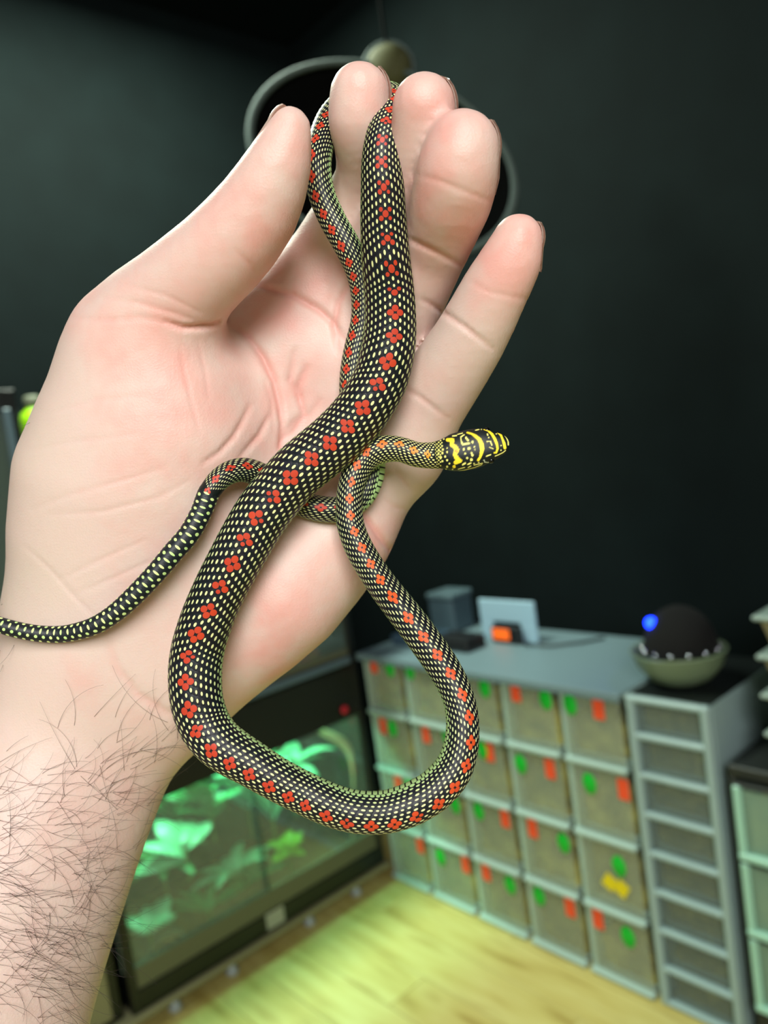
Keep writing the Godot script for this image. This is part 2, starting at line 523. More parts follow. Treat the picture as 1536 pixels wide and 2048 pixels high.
var leaves := []
func plant(at: Vector3, label: String, count: int, L: float, kind: int, m: Material, spread := 0.9, stem_h := 0.05) -> void:
	if leaves.is_empty():
		leaves = [leaf_mesh(1.0, 0.42, 0.9, 0.25), leaf_mesh(1.0, 0.30, 1.5, 0.2), leaf_mesh(1.0, 0.62, 1.1, 0.3), leaf_mesh(1.0, 0.17, 0.7, 0.1)]
	var t := thing("potted_plant" if kind == 9 else "terrarium_plant", at, label, "plant", "plants in the lower terrarium")
	part(t, "stem", tube([Vector3(0, -0.02, 0), Vector3(0.004, stem_h * 0.5, 0.002), Vector3(0, stem_h, 0)], [0.004, 0.0035, 0.002], 6), mat("plant stem", Color(0.25, 0.42, 0.16), 0.6))
	for i in count:
		var yaw := TAU * (i * 0.382) + rng.randf_range(-0.3, 0.3)
		var o := part(t, "leaf", leaves[(kind + (rng.randi() % 2) * 0) % 4], m)
		var tilt := spread * rng.randf_range(0.35, 1.1)
		o.basis = Basis(Vector3.UP, yaw) * Basis(Vector3.RIGHT, tilt) * Basis().scaled(Vector3.ONE * L * rng.randf_range(0.7, 1.15))
		o.position = Vector3(0, stem_h * rng.randf_range(0.5, 1.0), 0)
		for k in 3:                                    # keep every leaf inside the glass
			var tip := at + o.position + o.basis * Vector3(0, 0.92, 0.42)
			if tip.x > -2.13 or tip.x < -2.54:
				yaw = -yaw
			if tip.z < -1.575 or tip.z > -0.72:
				yaw = PI - yaw
			if tip.x > -2.13 or tip.x < -2.54 or tip.z < -1.575 or tip.z > -0.72:
				o.basis = Basis(Vector3.UP, yaw) * Basis(Vector3.RIGHT, tilt * (1.0 - 0.3 * k)) * Basis().scaled(Vector3.ONE * L * (0.85 - 0.15 * k))

func spot_x(px: float, py: float, X: float) -> Vector3:    # a measured point on an upright plane parallel to the terrarium fronts
	var d := cb * Vector3((px - 768.0) / FP, -(py - 1024.0) / FP, -1.0)
	return EYE + d * (X / d.x)

func tank(at: Vector3, W: float, Hh: float, label: String, top_band: float, bottom_band: float, panes: bool) -> Node3D:
	# origin: lower front edge's right end as seen from the room (z = at.z), the tank runs towards +z by W and towards -x by 0.48
	var D := 0.48
	var blk := mat("black frame", Color(0.035, 0.045, 0.045), 0.4)
	var inn := mat("dark cork back", Color(0.13, 0.21, 0.19), 0.9)
	tri_tex(inn, noise_tex(0.03, [Color(0.45, 0.45, 0.4), Color(1, 1, 1)], 19), Vector3(5, 5, 5))
	var t := thing("terrarium", at, label, "terrarium", "terrariums along the left wall")
	part(t, "bottom_frame", cbox(Vector3(0.025, bottom_band * 0.5, W), 0.003), blk, Vector3(-0.0125, bottom_band * 0.25, W / 2))
	part(t, "front_panel", cbox(Vector3(0.018, bottom_band * 0.5, W - 0.03), 0.002), mat("olive lower panel", Color(0.36, 0.37, 0.28), 0.5), Vector3(-0.013, bottom_band * 0.75, W / 2))
	part(t, "top_frame", cbox(Vector3(0.025, top_band, W), 0.003), blk, Vector3(-0.0125, Hh - top_band / 2, W / 2))
	for s in 2:
		part(t, "corner_post", cbox(Vector3(0.03, Hh, 0.026), 0.004), blk, Vector3(-0.014, Hh / 2, 0.013 + s * (W - 0.026)))
		part(t, "side_panel", cbox(Vector3(D - 0.03, Hh, 0.008), 0.002), blk, Vector3(-D / 2 - 0.012, Hh / 2, 0.005 + s * (W - 0.01)))
	part(t, "back_panel", cbox(Vector3(0.01, Hh, W - 0.02), 0.002), inn, Vector3(-D, Hh / 2, W / 2))
	part(t, "floor_panel", cbox(Vector3(D, 0.01, W - 0.02), 0.002), blk, Vector3(-D / 2, 0.006, W / 2))
	part(t, "lid", cbox(Vector3(D, 0.012, W), 0.002), blk, Vector3(-D / 2, Hh - 0.006, W / 2))
	var glass := mat("terrarium glass", Color(0.80, 0.95, 0.88), 0.03, 0.0, 0.06)
	for s in 2:
		part(t, "glass_pane", cbox(Vector3(0.004, Hh - top_band - bottom_band + 0.01, W / 2 + 0.01), 0.0008), glass, Vector3(-0.008 - 0.008 * s, (Hh - top_band + bottom_band) / 2, W * 0.25 + s * W * 0.5))
	part(t, "pane_edge", cbox(Vector3(0.006, Hh - top_band - bottom_band, 0.006), 0.001), mat("pane edge", Color(0.10, 0.22, 0.18), 0.3), Vector3(-0.006, (Hh - top_band + bottom_band) / 2, W / 2))
	return t

func build_terrariums() -> void:
	var XF := -2.1
	var ZR := -1.618
	var W := 0.945
	# the low board and its feet
	var bench := thing("terrarium_board", Vector3(XF, 0, ZR), "long olive board on small grey feet carrying the terrarium stack", "board")
	part(bench, "board", cbox(Vector3(0.50, 0.018, W * 2 + 0.02), 0.003), mat("olive board", Color(0.50, 0.49, 0.36), 0.6), Vector3(-0.235, 0.049, W))
	var fm := mat("grey foot", Color(0.62, 0.66, 0.66), 0.4)
	var foot := lathe([Vector2(0, 0), Vector2(0.017, 0), Vector2(0.019, 0.004), Vector2(0.019, 0.012), Vector2(0.012, 0.018), Vector2(0.011, 0.038), Vector2(0, 0.04)], 20)
	for z in [0.137, 0.34, 0.634, 0.823, 1.25, 1.6]:
		for x in [-0.012, -0.42]:
			part(bench, "foot", foot, fm, Vector3(x, 0, z))
	# lower, lit terrarium
	var t := tank(Vector3(XF, 0.0585, ZR), W, 0.735, "lower lit terrarium with green plants behind sliding glass", 0.185, 0.125, true)
	part(t, "substrate", heap_floor(0.45, W - 0.04, 0.075), soil_mat(), Vector3(-0.245, 0.013, W / 2))
	var led := mat("terrarium light bar", Color(0.9, 0.95, 0.92), 0.5)
	led.emission_enabled = true
	led.emission = Color(0.7, 1.0, 0.85)
	led.emission_energy_multiplier = 2.0
	part(t, "light_bar", cbox(Vector3(0.05, 0.012, 0.8), 0.003), led, Vector3(-0.16, 0.70, W / 2))
	var l := AreaLight3D.new()
	l.name = "light_bar_light"
	l.area_size = Vector2(0.05, 0.8)
	l.light_color = Color(0.62, 1.0, 0.80)
	l.light_energy = 0.75
	l.area_range = 6.0
	l.area_attenuation = 2.0
	l.shadow_enabled = true
	l.position = Vector3(-0.16, 0.69, W / 2)
	l.rotation = Vector3(-PI / 2, 0, 0)
	t.add_child(l)
	part(t, "red_knob", lathe([Vector2(0, 0), Vector2(0.013, 0), Vector2(0.014, 0.008), Vector2(0.01, 0.012), Vector2(0, 0.013)], 20), mat("red knob", Color(0.75, 0.05, 0.17), 0.4), Vector3(0.0, 0.588, 0.083), Vector3(0, 0, -PI / 2))
	var lab := part(self, "paper_label", cbox(Vector3(0.0015, 0.052, 0.066), 0.0004), mat("label paper", Color(0.60, 0.62, 0.55), 0.8), Vector3(XF + 0.0012, 0.0585 + 0.036, -1.15))
	tag(lab, "small blank pale label stuck on the lower terrarium's bottom frame", "label")
	# plants
	var g1 := mat("leaf green", Color(0.20, 0.52, 0.30), 0.42)
	var g2 := mat("leaf pale", Color(0.46, 0.76, 0.58), 0.35)
	var g3 := mat("leaf lime", Color(0.42, 0.72, 0.16), 0.42)
	for m in [g1, g2, g3]:
		m.backlight_enabled = true
		m.backlight = Color(m.albedo_color.r * 0.5, m.albedo_color.g * 0.5, m.albedo_color.b * 0.3)
	var specs := [
		[375, 1730, 0.09, 5, 0.13, 2, 1, "pale broad-leaved plant at the middle of the left pane", 1.0, 0.10],
		[425, 1650, 0.16, 7, 0.15, 0, 0, "green broad-leaved plant behind the pale one", 0.8, 0.12],
		[330, 1760, 0.2, 7, 0.16, 1, 0, "tall green arching plant near the forearm", 0.7, 0.10],
		[470, 1760, 0.12, 8, 0.14, 1, 1, "arching pale plant low beside the pane edge", 1.1, 0.05],
		[500, 1640, 0.2, 7, 0.17, 0, 1, "pale plant at the back beside the pane edge", 0.7, 0.14],
		[420, 1830, 0.10, 6, 0.12, 3, 0, "thin-leaved green plant at the front of the left pane", 1.1, 0.03],
		[580, 1720, 0.08, 22, 0.055, 2, 2, "lime green rosette plant behind the right pane", 1.2, 0.08],
		[548, 1660, 0.10, 5, 0.15, 3, 1, "pale strap-leaved plant above the lime rosette", 0.5, 0.10],
		[595, 1570, 0.22, 9, 0.13, 1, 1, "pale arching plant at the back of the right pane", 0.9, 0.12],
		[300, 1870, 0.08, 5, 0.09, 2, 1, "small pale plant at the lower left of the terrarium", 1.2, 0.03],
		[355, 1660, 0.26, 8, 0.15, 0, 0, "dark leafy plant at the back left, beside the forearm", 0.9, 0.10],
		[450, 1590, 0.28, 8, 0.16, 2, 1, "broad pale leaves high at the back of the left pane", 0.8, 0.12],
		[500, 1800, 0.16, 8, 0.12, 0, 0, "low green plant beside the pane edge", 1.2, 0.03],
		[640, 1640, 0.26, 6, 0.13, 1, 0, "green plant at the back of the right pane", 0.8, 0.10],
		[545, 1570, 0.30, 7, 0.15, 3, 1, "thin pale leaves at the back, by the pane edge", 0.6, 0.12]]
	for s in specs:
		var p := spot_x(s[0], s[1], XF - s[2])
		plant(Vector3(clampf(p.x, XF - 0.36, XF - 0.08), clampf(p.y, 0.145, 0.5) - s[9] * 0.3, p.z), s[7], s[3] + 2, s[4] * 1.15, s[5], [g1, g2, g3][s[6]], s[8], s[9])
	# branch, hide and dish inside
	var b0 := spot_x(640, 1462, XF - 0.12)
	var b1 := spot_x(690, 1490, XF - 0.10)
	var b2 := spot_x(706, 1545, XF - 0.10)
	var b3 := spot_x(705, 1680, XF - 0.13)
	var br := thing("branch", b3, "pale curved branch in the terrarium's right corner", "branch")
	var pts := []
	var rad := []
	for i in 17:
		var u := i / 16.0 * 3.0
		var k := mini(int(u), 2)
		var q := [b0, b0, b1, b2, b3, b3]
		pts.append(q[k + 1].cubic_interpolate(q[k + 2], q[k], q[k + 3], u - k) - b3)
		rad.append(0.010 + 0.007 * sin(i * 0.35))
	part(br, "limb", tube(pts, rad, 10), mat("bark pale", Color(0.66, 0.66, 0.48), 0.8))
	var hp := spot_x(318, 1885, XF - 0.13)
	var hide := thing("hide_cave", Vector3(hp.x, 0.118, hp.z), "dark half-round hide cave at the terrarium's lower left", "hide")
	part(hide, "shell", arch(0.075, 0.012, 0.13), mat("hide bark", Color(0.30, 0.34, 0.26), 0.85), Vector3.ZERO, Vector3(0, PI / 2, 0))
	var dish := thing("food_dish", Vector3(hp.x + 0.045, 0.13, hp.z), "small yellowish dish in front of the hide cave", "dish")
	part(dish, "bowl", lathe([Vector2(0, 0), Vector2(0.026, 0), Vector2(0.034, 0.018), Vector2(0.031, 0.019), Vector2(0.024, 0.006), Vector2(0, 0.005)], 28), mat("dish yellow", Color(0.62, 0.60, 0.34), 0.5))
	# upper, unlit terrarium
	var up := tank(Vector3(XF, 0.7955, ZR), W, 0.78, "upper dark unlit terrarium stacked on the lit one", 0.06, 0.05, true)
	part(up, "rail", cbox(Vector3(0.02, 0.022, W - 0.06), 0.004), mat("blue grey rail", Color(0.34, 0.42, 0.46), 0.4), Vector3(0.006, 0.014, W / 2))
	var ped := thing("cork_bark", Vector3(XF - 0.13, 0.8105, ZR + 0.2), "reddish brown cork bark inside the upper terrarium", "bark")
	part(ped, "slab", arch(0.07, 0.015, 0.2), mat("cork red", Color(0.42, 0.20, 0.14), 0.9))
	# the neighbouring stack to the left
	var n1 := tank(Vector3(XF - 0.02, 0.0585, ZR + W + 0.02), W * 0.9, 0.735, "olive-panelled terrarium beside the forearm, left of the lit one", 0.06, 0.34, true)
	part(n1, "front_board", cbox(Vector3(0.006, 0.30, W * 0.9 - 0.06), 0.001), mat("olive board", Color.WHITE), Vector3(0.003, 0.17, W * 0.45))
	part(n1, "substrate", heap_floor(0.45, W * 0.9 - 0.04, 0.16), soil_mat(), Vector3(-0.245, 0.013, W * 0.45))
	var n2 := tank(Vector3(XF + 0.0, 0.7955, ZR + W + 0.02), W * 0.9, 1.0, "tall dark terrarium at the left edge behind the hand", 0.06, 0.06, true)
	part(n2, "corner_strip", cbox(Vector3(0.012, 0.9, 0.02), 0.003), mat("blue grey rail", Color.WHITE), Vector3(0.007, 0.5, 0.03))
	# a shelf board over the upper terrarium, jutting out in front
	var sb := part(self, "shelf_board", cbox(Vector3(0.64, 0.018, W + 0.04), 0.003), mat("shelf black", Color(0.05, 0.055, 0.055), 0.6), Vector3(XF - 0.16, 1.5855, ZR + W / 2 + 0.0))
	tag(sb, "black shelf board lying on the upper terrarium, hidden behind the palm", "shelf")
	# bottle on the shelf
	var bp := spot_x(56, 880, XF - 0.08)
	var bo := thing("spray_bottle", Vector3(bp.x, 1.595, maxf(bp.z, ZR + 0.1) if bp.z < ZR + W - 0.05 else ZR + W - 0.045), "yellow-green bottle with grey cap at the left edge beside the thumb", "bottle")
	var bm := mat("bottle lime", Color(0.66, 0.92, 0.14), 0.3)
	bm.subsurf_scatter_enabled = true
	bm.subsurf_scatter_strength = 0.3
	part(bo, "body", lathe([Vector2(0, 0), Vector2(0.036, 0), Vector2(0.04, 0.005), Vector2(0.04, 0.12), Vector2(0.035, 0.142), Vector2(0.02, 0.156), Vector2(0.017, 0.165), Vector2(0, 0.165)], 32), bm)
	part(bo, "cap", lathe([Vector2(0, 0.160), Vector2(0.021, 0.160), Vector2(0.021, 0.185), Vector2(0.017, 0.19), Vector2(0, 0.19)], 24), mat("cap grey", Color(0.48, 0.50, 0.42), 0.5))

func soil_mat() -> StandardMaterial3D:
	if mats.has("terrarium soil"):
		return mats["terrarium soil"]
	var m := mat("terrarium soil", Color(0.5, 0.42, 0.28), 0.95)
	tri_tex(m, noise_tex(0.05, [Color(0.35, 0.33, 0.3), Color(0.9, 0.85, 0.7)], 5), Vector3(6, 6, 6))
	return m

func heap_floor(dx: float, dz: float, h: float) -> ArrayMesh:
	var n := FastNoiseLite.new()
	n.seed = 9
	n.frequency = 9.0
	var st := SurfaceTool.new()
	st.begin(Mesh.PRIMITIVE_TRIANGLES)
	st.set_smooth_group(0)
	var P := []
	for i in 11:
		var row := []
		for j in 21:
			var x := (i / 10.0 - 0.5) * dx
			var z := (j / 20.0 - 0.5) * dz
			var y := h * (0.85 + 0.35 * n.get_noise_2d(x, z))
			if i == 0 or i == 10 or j == 0 or j == 20:
				y = 0.0
			row.append(Vector3(x, y, z))
		P.append(row)
	for i in 10:
		for j in 20:
			for v in [P[i][j], P[i + 1][j + 1], P[i][j + 1], P[i][j], P[i + 1][j], P[i + 1][j + 1]]:
				st.add_vertex(v)
	st.generate_normals()
	return st.commit()

func arch(r: float, th: float, len: float) -> ArrayMesh:     # a half tube standing on the ground, along z
	var st := SurfaceTool.new()
	st.begin(Mesh.PRIMITIVE_TRIANGLES)
	st.set_smooth_group(0)
	var n := 16
	var prof := []
	for i in n + 1:
		var a := PI * i / n
		prof.append(Vector3(cos(a) * r, sin(a) * r, 0))
	for i in n + 1:
		var a := PI * (n - i) / n
		prof.append(Vector3(cos(a) * (r - th), sin(a) * (r - th), 0))
	var m := prof.size()
	var zv := Vector3(0, 0, len / 2)
	for i in m:
		var a: Vector3 = prof[i]
		var b: Vector3 = prof[(i + 1) % m]
		for v in [a - zv, b + zv, b - zv, a - zv, a + zv, b + zv]:
			st.add_vertex(v)
	st.set_smooth_group(1)
	for i in n:
		var a: Vector3 = prof[i]
		var b: Vector3 = prof[i + 1]
		var c: Vector3 = prof[m - 2 - i]
		var d: Vector3 = prof[m - 1 - i]
		for v in [a + zv, c + zv, b + zv, a + zv, d + zv, c + zv, a - zv, b - zv, c - zv, a - zv, c - zv, d - zv]:
			st.add_vertex(v)
	st.generate_normals()
	return st.commit()

# ------------------------------------------------------------------ things standing on the drawers
func build_small_things() -> void:
	var Y := 0.8233
	# grey stand with a small device
	var st := thing("display_stand", Vector3(-1.655, Y, -1.93), "pale blue-grey upright stand on the drawer towers, with a dark opening", "stand")
	var sm := mat("stand blue grey", Color(0.62, 0.75, 0.82), 0.5)
	part(st, "board", cbox(Vector3(0.235, 0.075, 0.012), 0.005), sm, Vector3(0, 0.098, 0))
	part(st, "leg", cbox(Vector3(0.055, 0.062, 0.012), 0.004), sm, Vector3(-0.09, 0.0315, 0))
	part(st, "leg", cbox(Vector3(0.065, 0.062, 0.012), 0.004), sm, Vector3(0.085, 0.0315, 0))
	var dv := thing("thermostat", Vector3(-1.64, Y, -1.90), "small black thermostat with a lit orange display before the grey stand", "thermostat")
	part(dv, "case", cbox(Vector3(0.115, 0.055, 0.03), 0.005), mat("device black", Color(0.05, 0.055, 0.06), 0.4), Vector3(0, 0.0275, 0))
	var om := mat("orange display", Color(0.9, 0.4, 0.12), 0.4)
	om.emission_enabled = true
	om.emission = Color(0.95, 0.38, 0.10)
	om.emission_energy_multiplier = 0.45
	part(dv, "display", cbox(Vector3(0.07, 0.036, 0.002), 0.0006), om, Vector3(-0.014, 0.032, 0.0155))
	# low grey things left of it
	var bx := thing("storage_box", Vector3(-1.97, Y, -1.99), "grey storage box at the left end of the drawer towers", "box")
	part(bx, "body", cbox(Vector3(0.12, 0.12, 0.11), 0.006), mat("box slate", Color(0.28, 0.36, 0.40), 0.5), Vector3(0, 0.06, 0))
	part(bx, "lid", cbox(Vector3(0.128, 0.02, 0.118), 0.005), mat("box lid", Color(0.36, 0.45, 0.48), 0.5), Vector3(0, 0.131, 0))
	var tr := thing("low_tray", Vector3(-1.95, Y, -1.80), "low blue-grey tray beside the hanging snake, on the drawers", "tray")
	part(tr, "base", cbox(Vector3(0.17, 0.006, 0.12), 0.002), mat("tray slate", Color(0.26, 0.35, 0.42), 0.45), Vector3(0, 0.003, 0))
	for s in [-1, 1]:
		part(tr, "wall", cbox(Vector3(0.17, 0.03, 0.005), 0.002), mats["tray slate"], Vector3(0, 0.02, s * 0.058))
		part(tr, "wall", cbox(Vector3(0.005, 0.03, 0.11), 0.002), mats["tray slate"], Vector3(s * 0.083, 0.02, 0))
	var pb := thing("dark_case", Vector3(-1.76, Y, -1.80), "flat black case lying before the grey stand", "case")
	part(pb, "body", cbox(Vector3(0.15, 0.03, 0.10), 0.008), mat("device black", Color.BLACK), Vector3(0, 0.015, 0))
	part(pb, "lid", cbox(Vector3(0.146, 0.012, 0.096), 0.005), mat("case lid", Color(0.09, 0.10, 0.11), 0.45), Vector3(0, 0.036, 0))
	var cable := part(self, "cable", tube([Vector3(-1.585, Y + 0.005, -1.90), Vector3(-1.53, Y + 0.012, -1.87), Vector3(-1.47, Y + 0.006, -1.90), Vector3(-1.40, Y + 0.007, -1.96), Vector3(-1.36, Y + 0.006, -2.03)], [0.004, 0.004, 0.004, 0.004, 0.004], 8), mat("device black", Color.BLACK))
	tag(cable, "short dark cable running back from the black thermostat", "cable")
	# bowl with a black domed lamp on the narrow tower
	var B := Vector3(-0.976, 0.8195, -1.77)
	var bw := thing("bowl", B, "translucent olive bowl on top of the narrow drawer tower", "bowl")
	part(bw, "wall", lathe([Vector2(0, 0), Vector2(0.045, 0), Vector2(0.075, 0.015), Vector2(0.104, 0.05), Vector2(0.115, 0.083), Vector2(0.118, 0.087), Vector2(0.114, 0.089), Vector2(0.109, 0.083), Vector2(0.099, 0.052), Vector2(0.071, 0.019), Vector2(0.04, 0.005), Vector2(0, 0.005)], 44), mat("bowl plastic", Color(0.46, 0.53, 0.42), 0.32))
	var dm := thing("dome_speaker", B + Vector3(0.006, 0.0055, -0.004), "black domed device with a blue light, sitting in the olive bowl", "device")
	part(dm, "foot", lathe([Vector2(0, 0), Vector2(0.03, 0), Vector2(0.05, 0.03), Vector2(0.075, 0.075), Vector2(0.0, 0.078)], 32), mat("dome black", Color(0.008, 0.008, 0.012), 0.95))
	var prof := []
	for i in 15:
		var a := PI / 2 * i / 14.0
		prof.append(Vector2(0.09 * cos(a), 0.076 + 0.115 * sin(a)))
	part(dm, "dome", lathe(prof, 40), mats["dome black"])
	var chrome := mat("chrome stud", Color(0.8, 0.82, 0.85), 0.12, 1.0)
	var stud := SphereMesh.new()
	stud.radius = 0.007
	stud.height = 0.014
	stud.radial_segments = 14
	stud.rings = 7
	for i in 14:
		var a := TAU * i / 14.0
		part(dm, "stud", stud, chrome, Vector3(0.093 * cos(a), 0.086, 0.093 * sin(a)))
	var lm := mat("blue led glow", Color(0.05, 0.1, 0.9), 0.3)
	lm.emission_enabled = true
	lm.emission = Color(0.06, 0.2, 1.0)
	lm.emission_energy_multiplier = 7.0
	var sp := SphereMesh.new()
	sp.radius = 0.0145
	sp.height = 0.029
	sp.radial_segments = 18
	sp.rings = 9
	var dd := Vector3(-0.05, 0.0, 0.05).normalized()
	var lp := Vector3(0.066 * dd.x, 0.155, 0.066 * dd.z)
	part(dm, "blue_led", sp, lm, lp)
	var ol := OmniLight3D.new()
	ol.name = "blue_led_light"
	ol.light_color = Color(0.05, 0.15, 1.0)
	ol.light_energy = 0.003
	ol.omni_range = 6.0
	ol.light_size = 0.012
	ol.shadow_enabled = true
	ol.position = lp
	dm.add_child(ol)
	# stack of pale trays on the deep drawer unit
	var trm := mat("tray cream", Color(0.50, 0.48, 0.37), 0.5)
	var rimm := mat("tray rim pale", Color(0.58, 0.66, 0.63), 0.45)
	var wheres := ["lowest of the stacked pale trays at the right edge", "second pale tray up in the stack at the right edge", "third pale tray up in the stack at the right edge", "topmost of the stacked pale trays at the right edge"]
	for k in 4:
		var tt := thing("stacking_tray", Vector3(-0.568, 0.6905 + k * 0.0868, -1.765), wheres[k], "tray", "stack of pale trays at the right edge")
		part(tt, "body", frustum(0.26, 0.18, 0.30, 0.215, 0.0785), trm)
		part(tt, "rim", cbox(Vector3(0.325, 0.011, 0.24), 0.004), rimm, Vector3(0, 0.081, 0))

func frustum(w0: float, d0: float, w1: float, d1: float, h: float) -> ArrayMesh:     # a tray body, wider above
	var st := SurfaceTool.new()
	st.begin(Mesh.PRIMITIVE_TRIANGLES)
	st.set_smooth_group(-1)
	var a := []
	var b := []
	for s in [[-1, -1], [1, -1], [1, 1], [-1, 1]]:
		a.append(Vector3(s[0] * w0 / 2, -h / 2, s[1] * d0 / 2))
		b.append(Vector3(s[0] * w1 / 2, h / 2, s[1] * d1 / 2))
	face(st, a.duplicate())
	face(st, b.duplicate())
	for i in 4:
		face(st, [a[i], a[(i + 1) % 4], b[(i + 1) % 4], b[i]])
	st.generate_normals()
	var m := st.commit()
	var st2 := SurfaceTool.new()
	st2.begin(Mesh.PRIMITIVE_TRIANGLES)
	st2.append_from(m, 0, Transform3D(Basis(), Vector3(0, h / 2, 0)))
	return st2.commit()

const SNAKE := [   # from neck to tail: x, y, depth, width, lean of the back to the side, length of one flower
	[880, 909, 0.2, 56, -0.05, 33], [862, 911, 0.201, 52, -0.1, 31], [832, 909, 0.202, 50, -0.3, 31], [800, 899, 0.2035, 50, -0.38, 32],
	[766, 899, 0.205, 55, -0.38, 34], [736, 912, 0.2062, 56, -0.25, 35], [712, 942, 0.2065, 54, -0.1, 35], [700, 985, 0.2065, 52, -0.02, 35],
	[699, 1035, 0.206, 54, 0.1, 34], [706, 1067, 0.2055, 55, 0.15, 36], [720, 1100, 0.2048, 57, 0.2, 37], [742, 1137, 0.204, 58, 0.15, 40],
	[766, 1172, 0.2025, 60, 0.1, 44], [797, 1212, 0.2, 63, 0.05, 47], [828, 1252, 0.1985, 65, 0.03, 48], [858, 1293, 0.197, 66, 0.1, 45],
	[884, 1331, 0.1955, 66, 0.15, 44], [906, 1370, 0.194, 64, 0.25, 42], [920, 1408, 0.193, 64, 0.35, 42], [925, 1450, 0.192, 66, 0.5, 42],
	[921, 1495, 0.1915, 70, 0.55, 42], [905, 1540, 0.191, 76, 0.58, 42], [873, 1577, 0.1905, 80, 0.62, 42], [838, 1600, 0.19, 82, 0.64, 43],
	[803, 1615, 0.19, 82, 0.64, 43], [765, 1624, 0.19, 81, 0.64, 43], [722, 1624, 0.19, 81, 0.62, 42], [685, 1617, 0.1905, 81, 0.6, 41],
	[648, 1604, 0.191, 81, 0.55, 41], [612, 1587, 0.192, 81, 0.5, 41], [577, 1570, 0.1925, 82, 0.5, 42], [539, 1549, 0.193, 84, 0.48, 42],
	[500, 1525, 0.194, 88, 0.45, 43], [466, 1505, 0.195, 93, 0.45, 43], [435, 1482, 0.196, 97, 0.42, 44], [409, 1447, 0.1975, 101, 0.38, 46],
	[394, 1400, 0.1985, 103, 0.36, 49], [391, 1345, 0.2, 105, 0.36, 51], [396, 1300, 0.201, 105, 0.3, 52], [408, 1256, 0.201, 104, 0.2, 51],
	[424, 1213, 0.201, 103, 0.05, 51], [447, 1164, 0.201, 104, 0.02, 51], [472, 1117, 0.201, 106, 0.02, 49], [497, 1072, 0.2015, 108, 0.05, 48],
	[525, 1026, 0.202, 109, 0.08, 52], [558, 984, 0.2025, 109, 0.05, 54], [596, 942, 0.2025, 109, 0.02, 53], [634, 910, 0.2028, 110, 0.02, 50],
	[670, 880, 0.2028, 110, 0.04, 47], [705, 845, 0.2028, 110, 0.04, 47], [735, 805, 0.2025, 109, 0.03, 50], [759, 763, 0.2025, 108, 0, 50],
	[772, 720, 0.2022, 107, -0.1, 49], [779, 674, 0.2022, 105, -0.18, 48], [780, 627, 0.2018, 102, -0.2, 49], [777, 576, 0.2008, 100, -0.22, 51],
	[772, 524, 0.1988, 97, -0.18, 52], [768, 470, 0.1975, 93, -0.12, 48], [766, 424, 0.1962, 90, -0.1, 46], [765, 378, 0.1952, 86, -0.05, 44],
	[763, 335, 0.195, 80, 0, 40], [765, 295, 0.1958, 75, 0.05, 36], [773, 255, 0.199, 70, 0.1, 36], [786, 222, 0.2035, 64, 0.2, 36],
	[787, 200, 0.2095, 58, 0.3, 36], [764, 192, 0.2155, 56, 0.3, 36], [720, 198, 0.2185, 56, 0.2, 36], [686, 212, 0.217, 55, -0.1, 36],
	[660, 240, 0.2125, 54, -0.3, 35], [643, 284, 0.2075, 54, -0.45, 35], [636, 330, 0.2045, 54, -0.5, 35], [643, 385, 0.2045, 54, -0.5, 34],
	[664, 437, 0.2055, 54, -0.42, 33], [692, 487, 0.2068, 54, -0.4, 32], [715, 535, 0.2095, 53, -0.5, 32], [728, 585, 0.2115, 53, -0.6, 32],
	[728, 640, 0.2125, 52, -0.65, 32], [714, 700, 0.2135, 52, -0.6, 32], [706, 750, 0.2145, 52, -0.55, 32], [706, 800, 0.2148, 51, -0.6, 32],
	[724, 850, 0.2145, 51, -0.75, 32], [742, 900, 0.2138, 51, -0.85, 32], [744, 945, 0.2135, 51, -0.85, 32], [727, 988, 0.2135, 51, -0.7, 32],
	[690, 1016, 0.2125, 51, -0.35, 32], [645, 1018, 0.2118, 51, -0.1, 32], [600, 1005, 0.2128, 51, -0.1, 32], [555, 975, 0.2125, 50, -0.15, 32],
	[515, 948, 0.209, 50, -0.3, 31], [480, 940, 0.2055, 48, -0.35, 30], [446, 953, 0.203, 45, -0.3, 28], [419, 984, 0.2025, 43, -0.2, 26],
	[402, 1025, 0.2025, 42, 0, 28], [378, 1068, 0.202, 42, 0, 30], [348, 1103, 0.2015, 42, 0, 30], [310, 1148, 0.2015, 41, 0, 30],
	[267, 1193, 0.202, 40, 0, 30], [230, 1226, 0.2025, 38, 0, 30], [190, 1251, 0.203, 36, -0.1, 30], [145, 1265, 0.2045, 34, -0.2, 30],
	[105, 1269, 0.2055, 33, -0.3, 30], [55, 1264, 0.2055, 32, -0.3, 30], [0, 1250, 0.2052, 31, -0.3, 30], [-60, 1228, 0.205, 29, -0.3, 30],
	[-110, 1200, 0.204, 25, -0.3, 30],
]

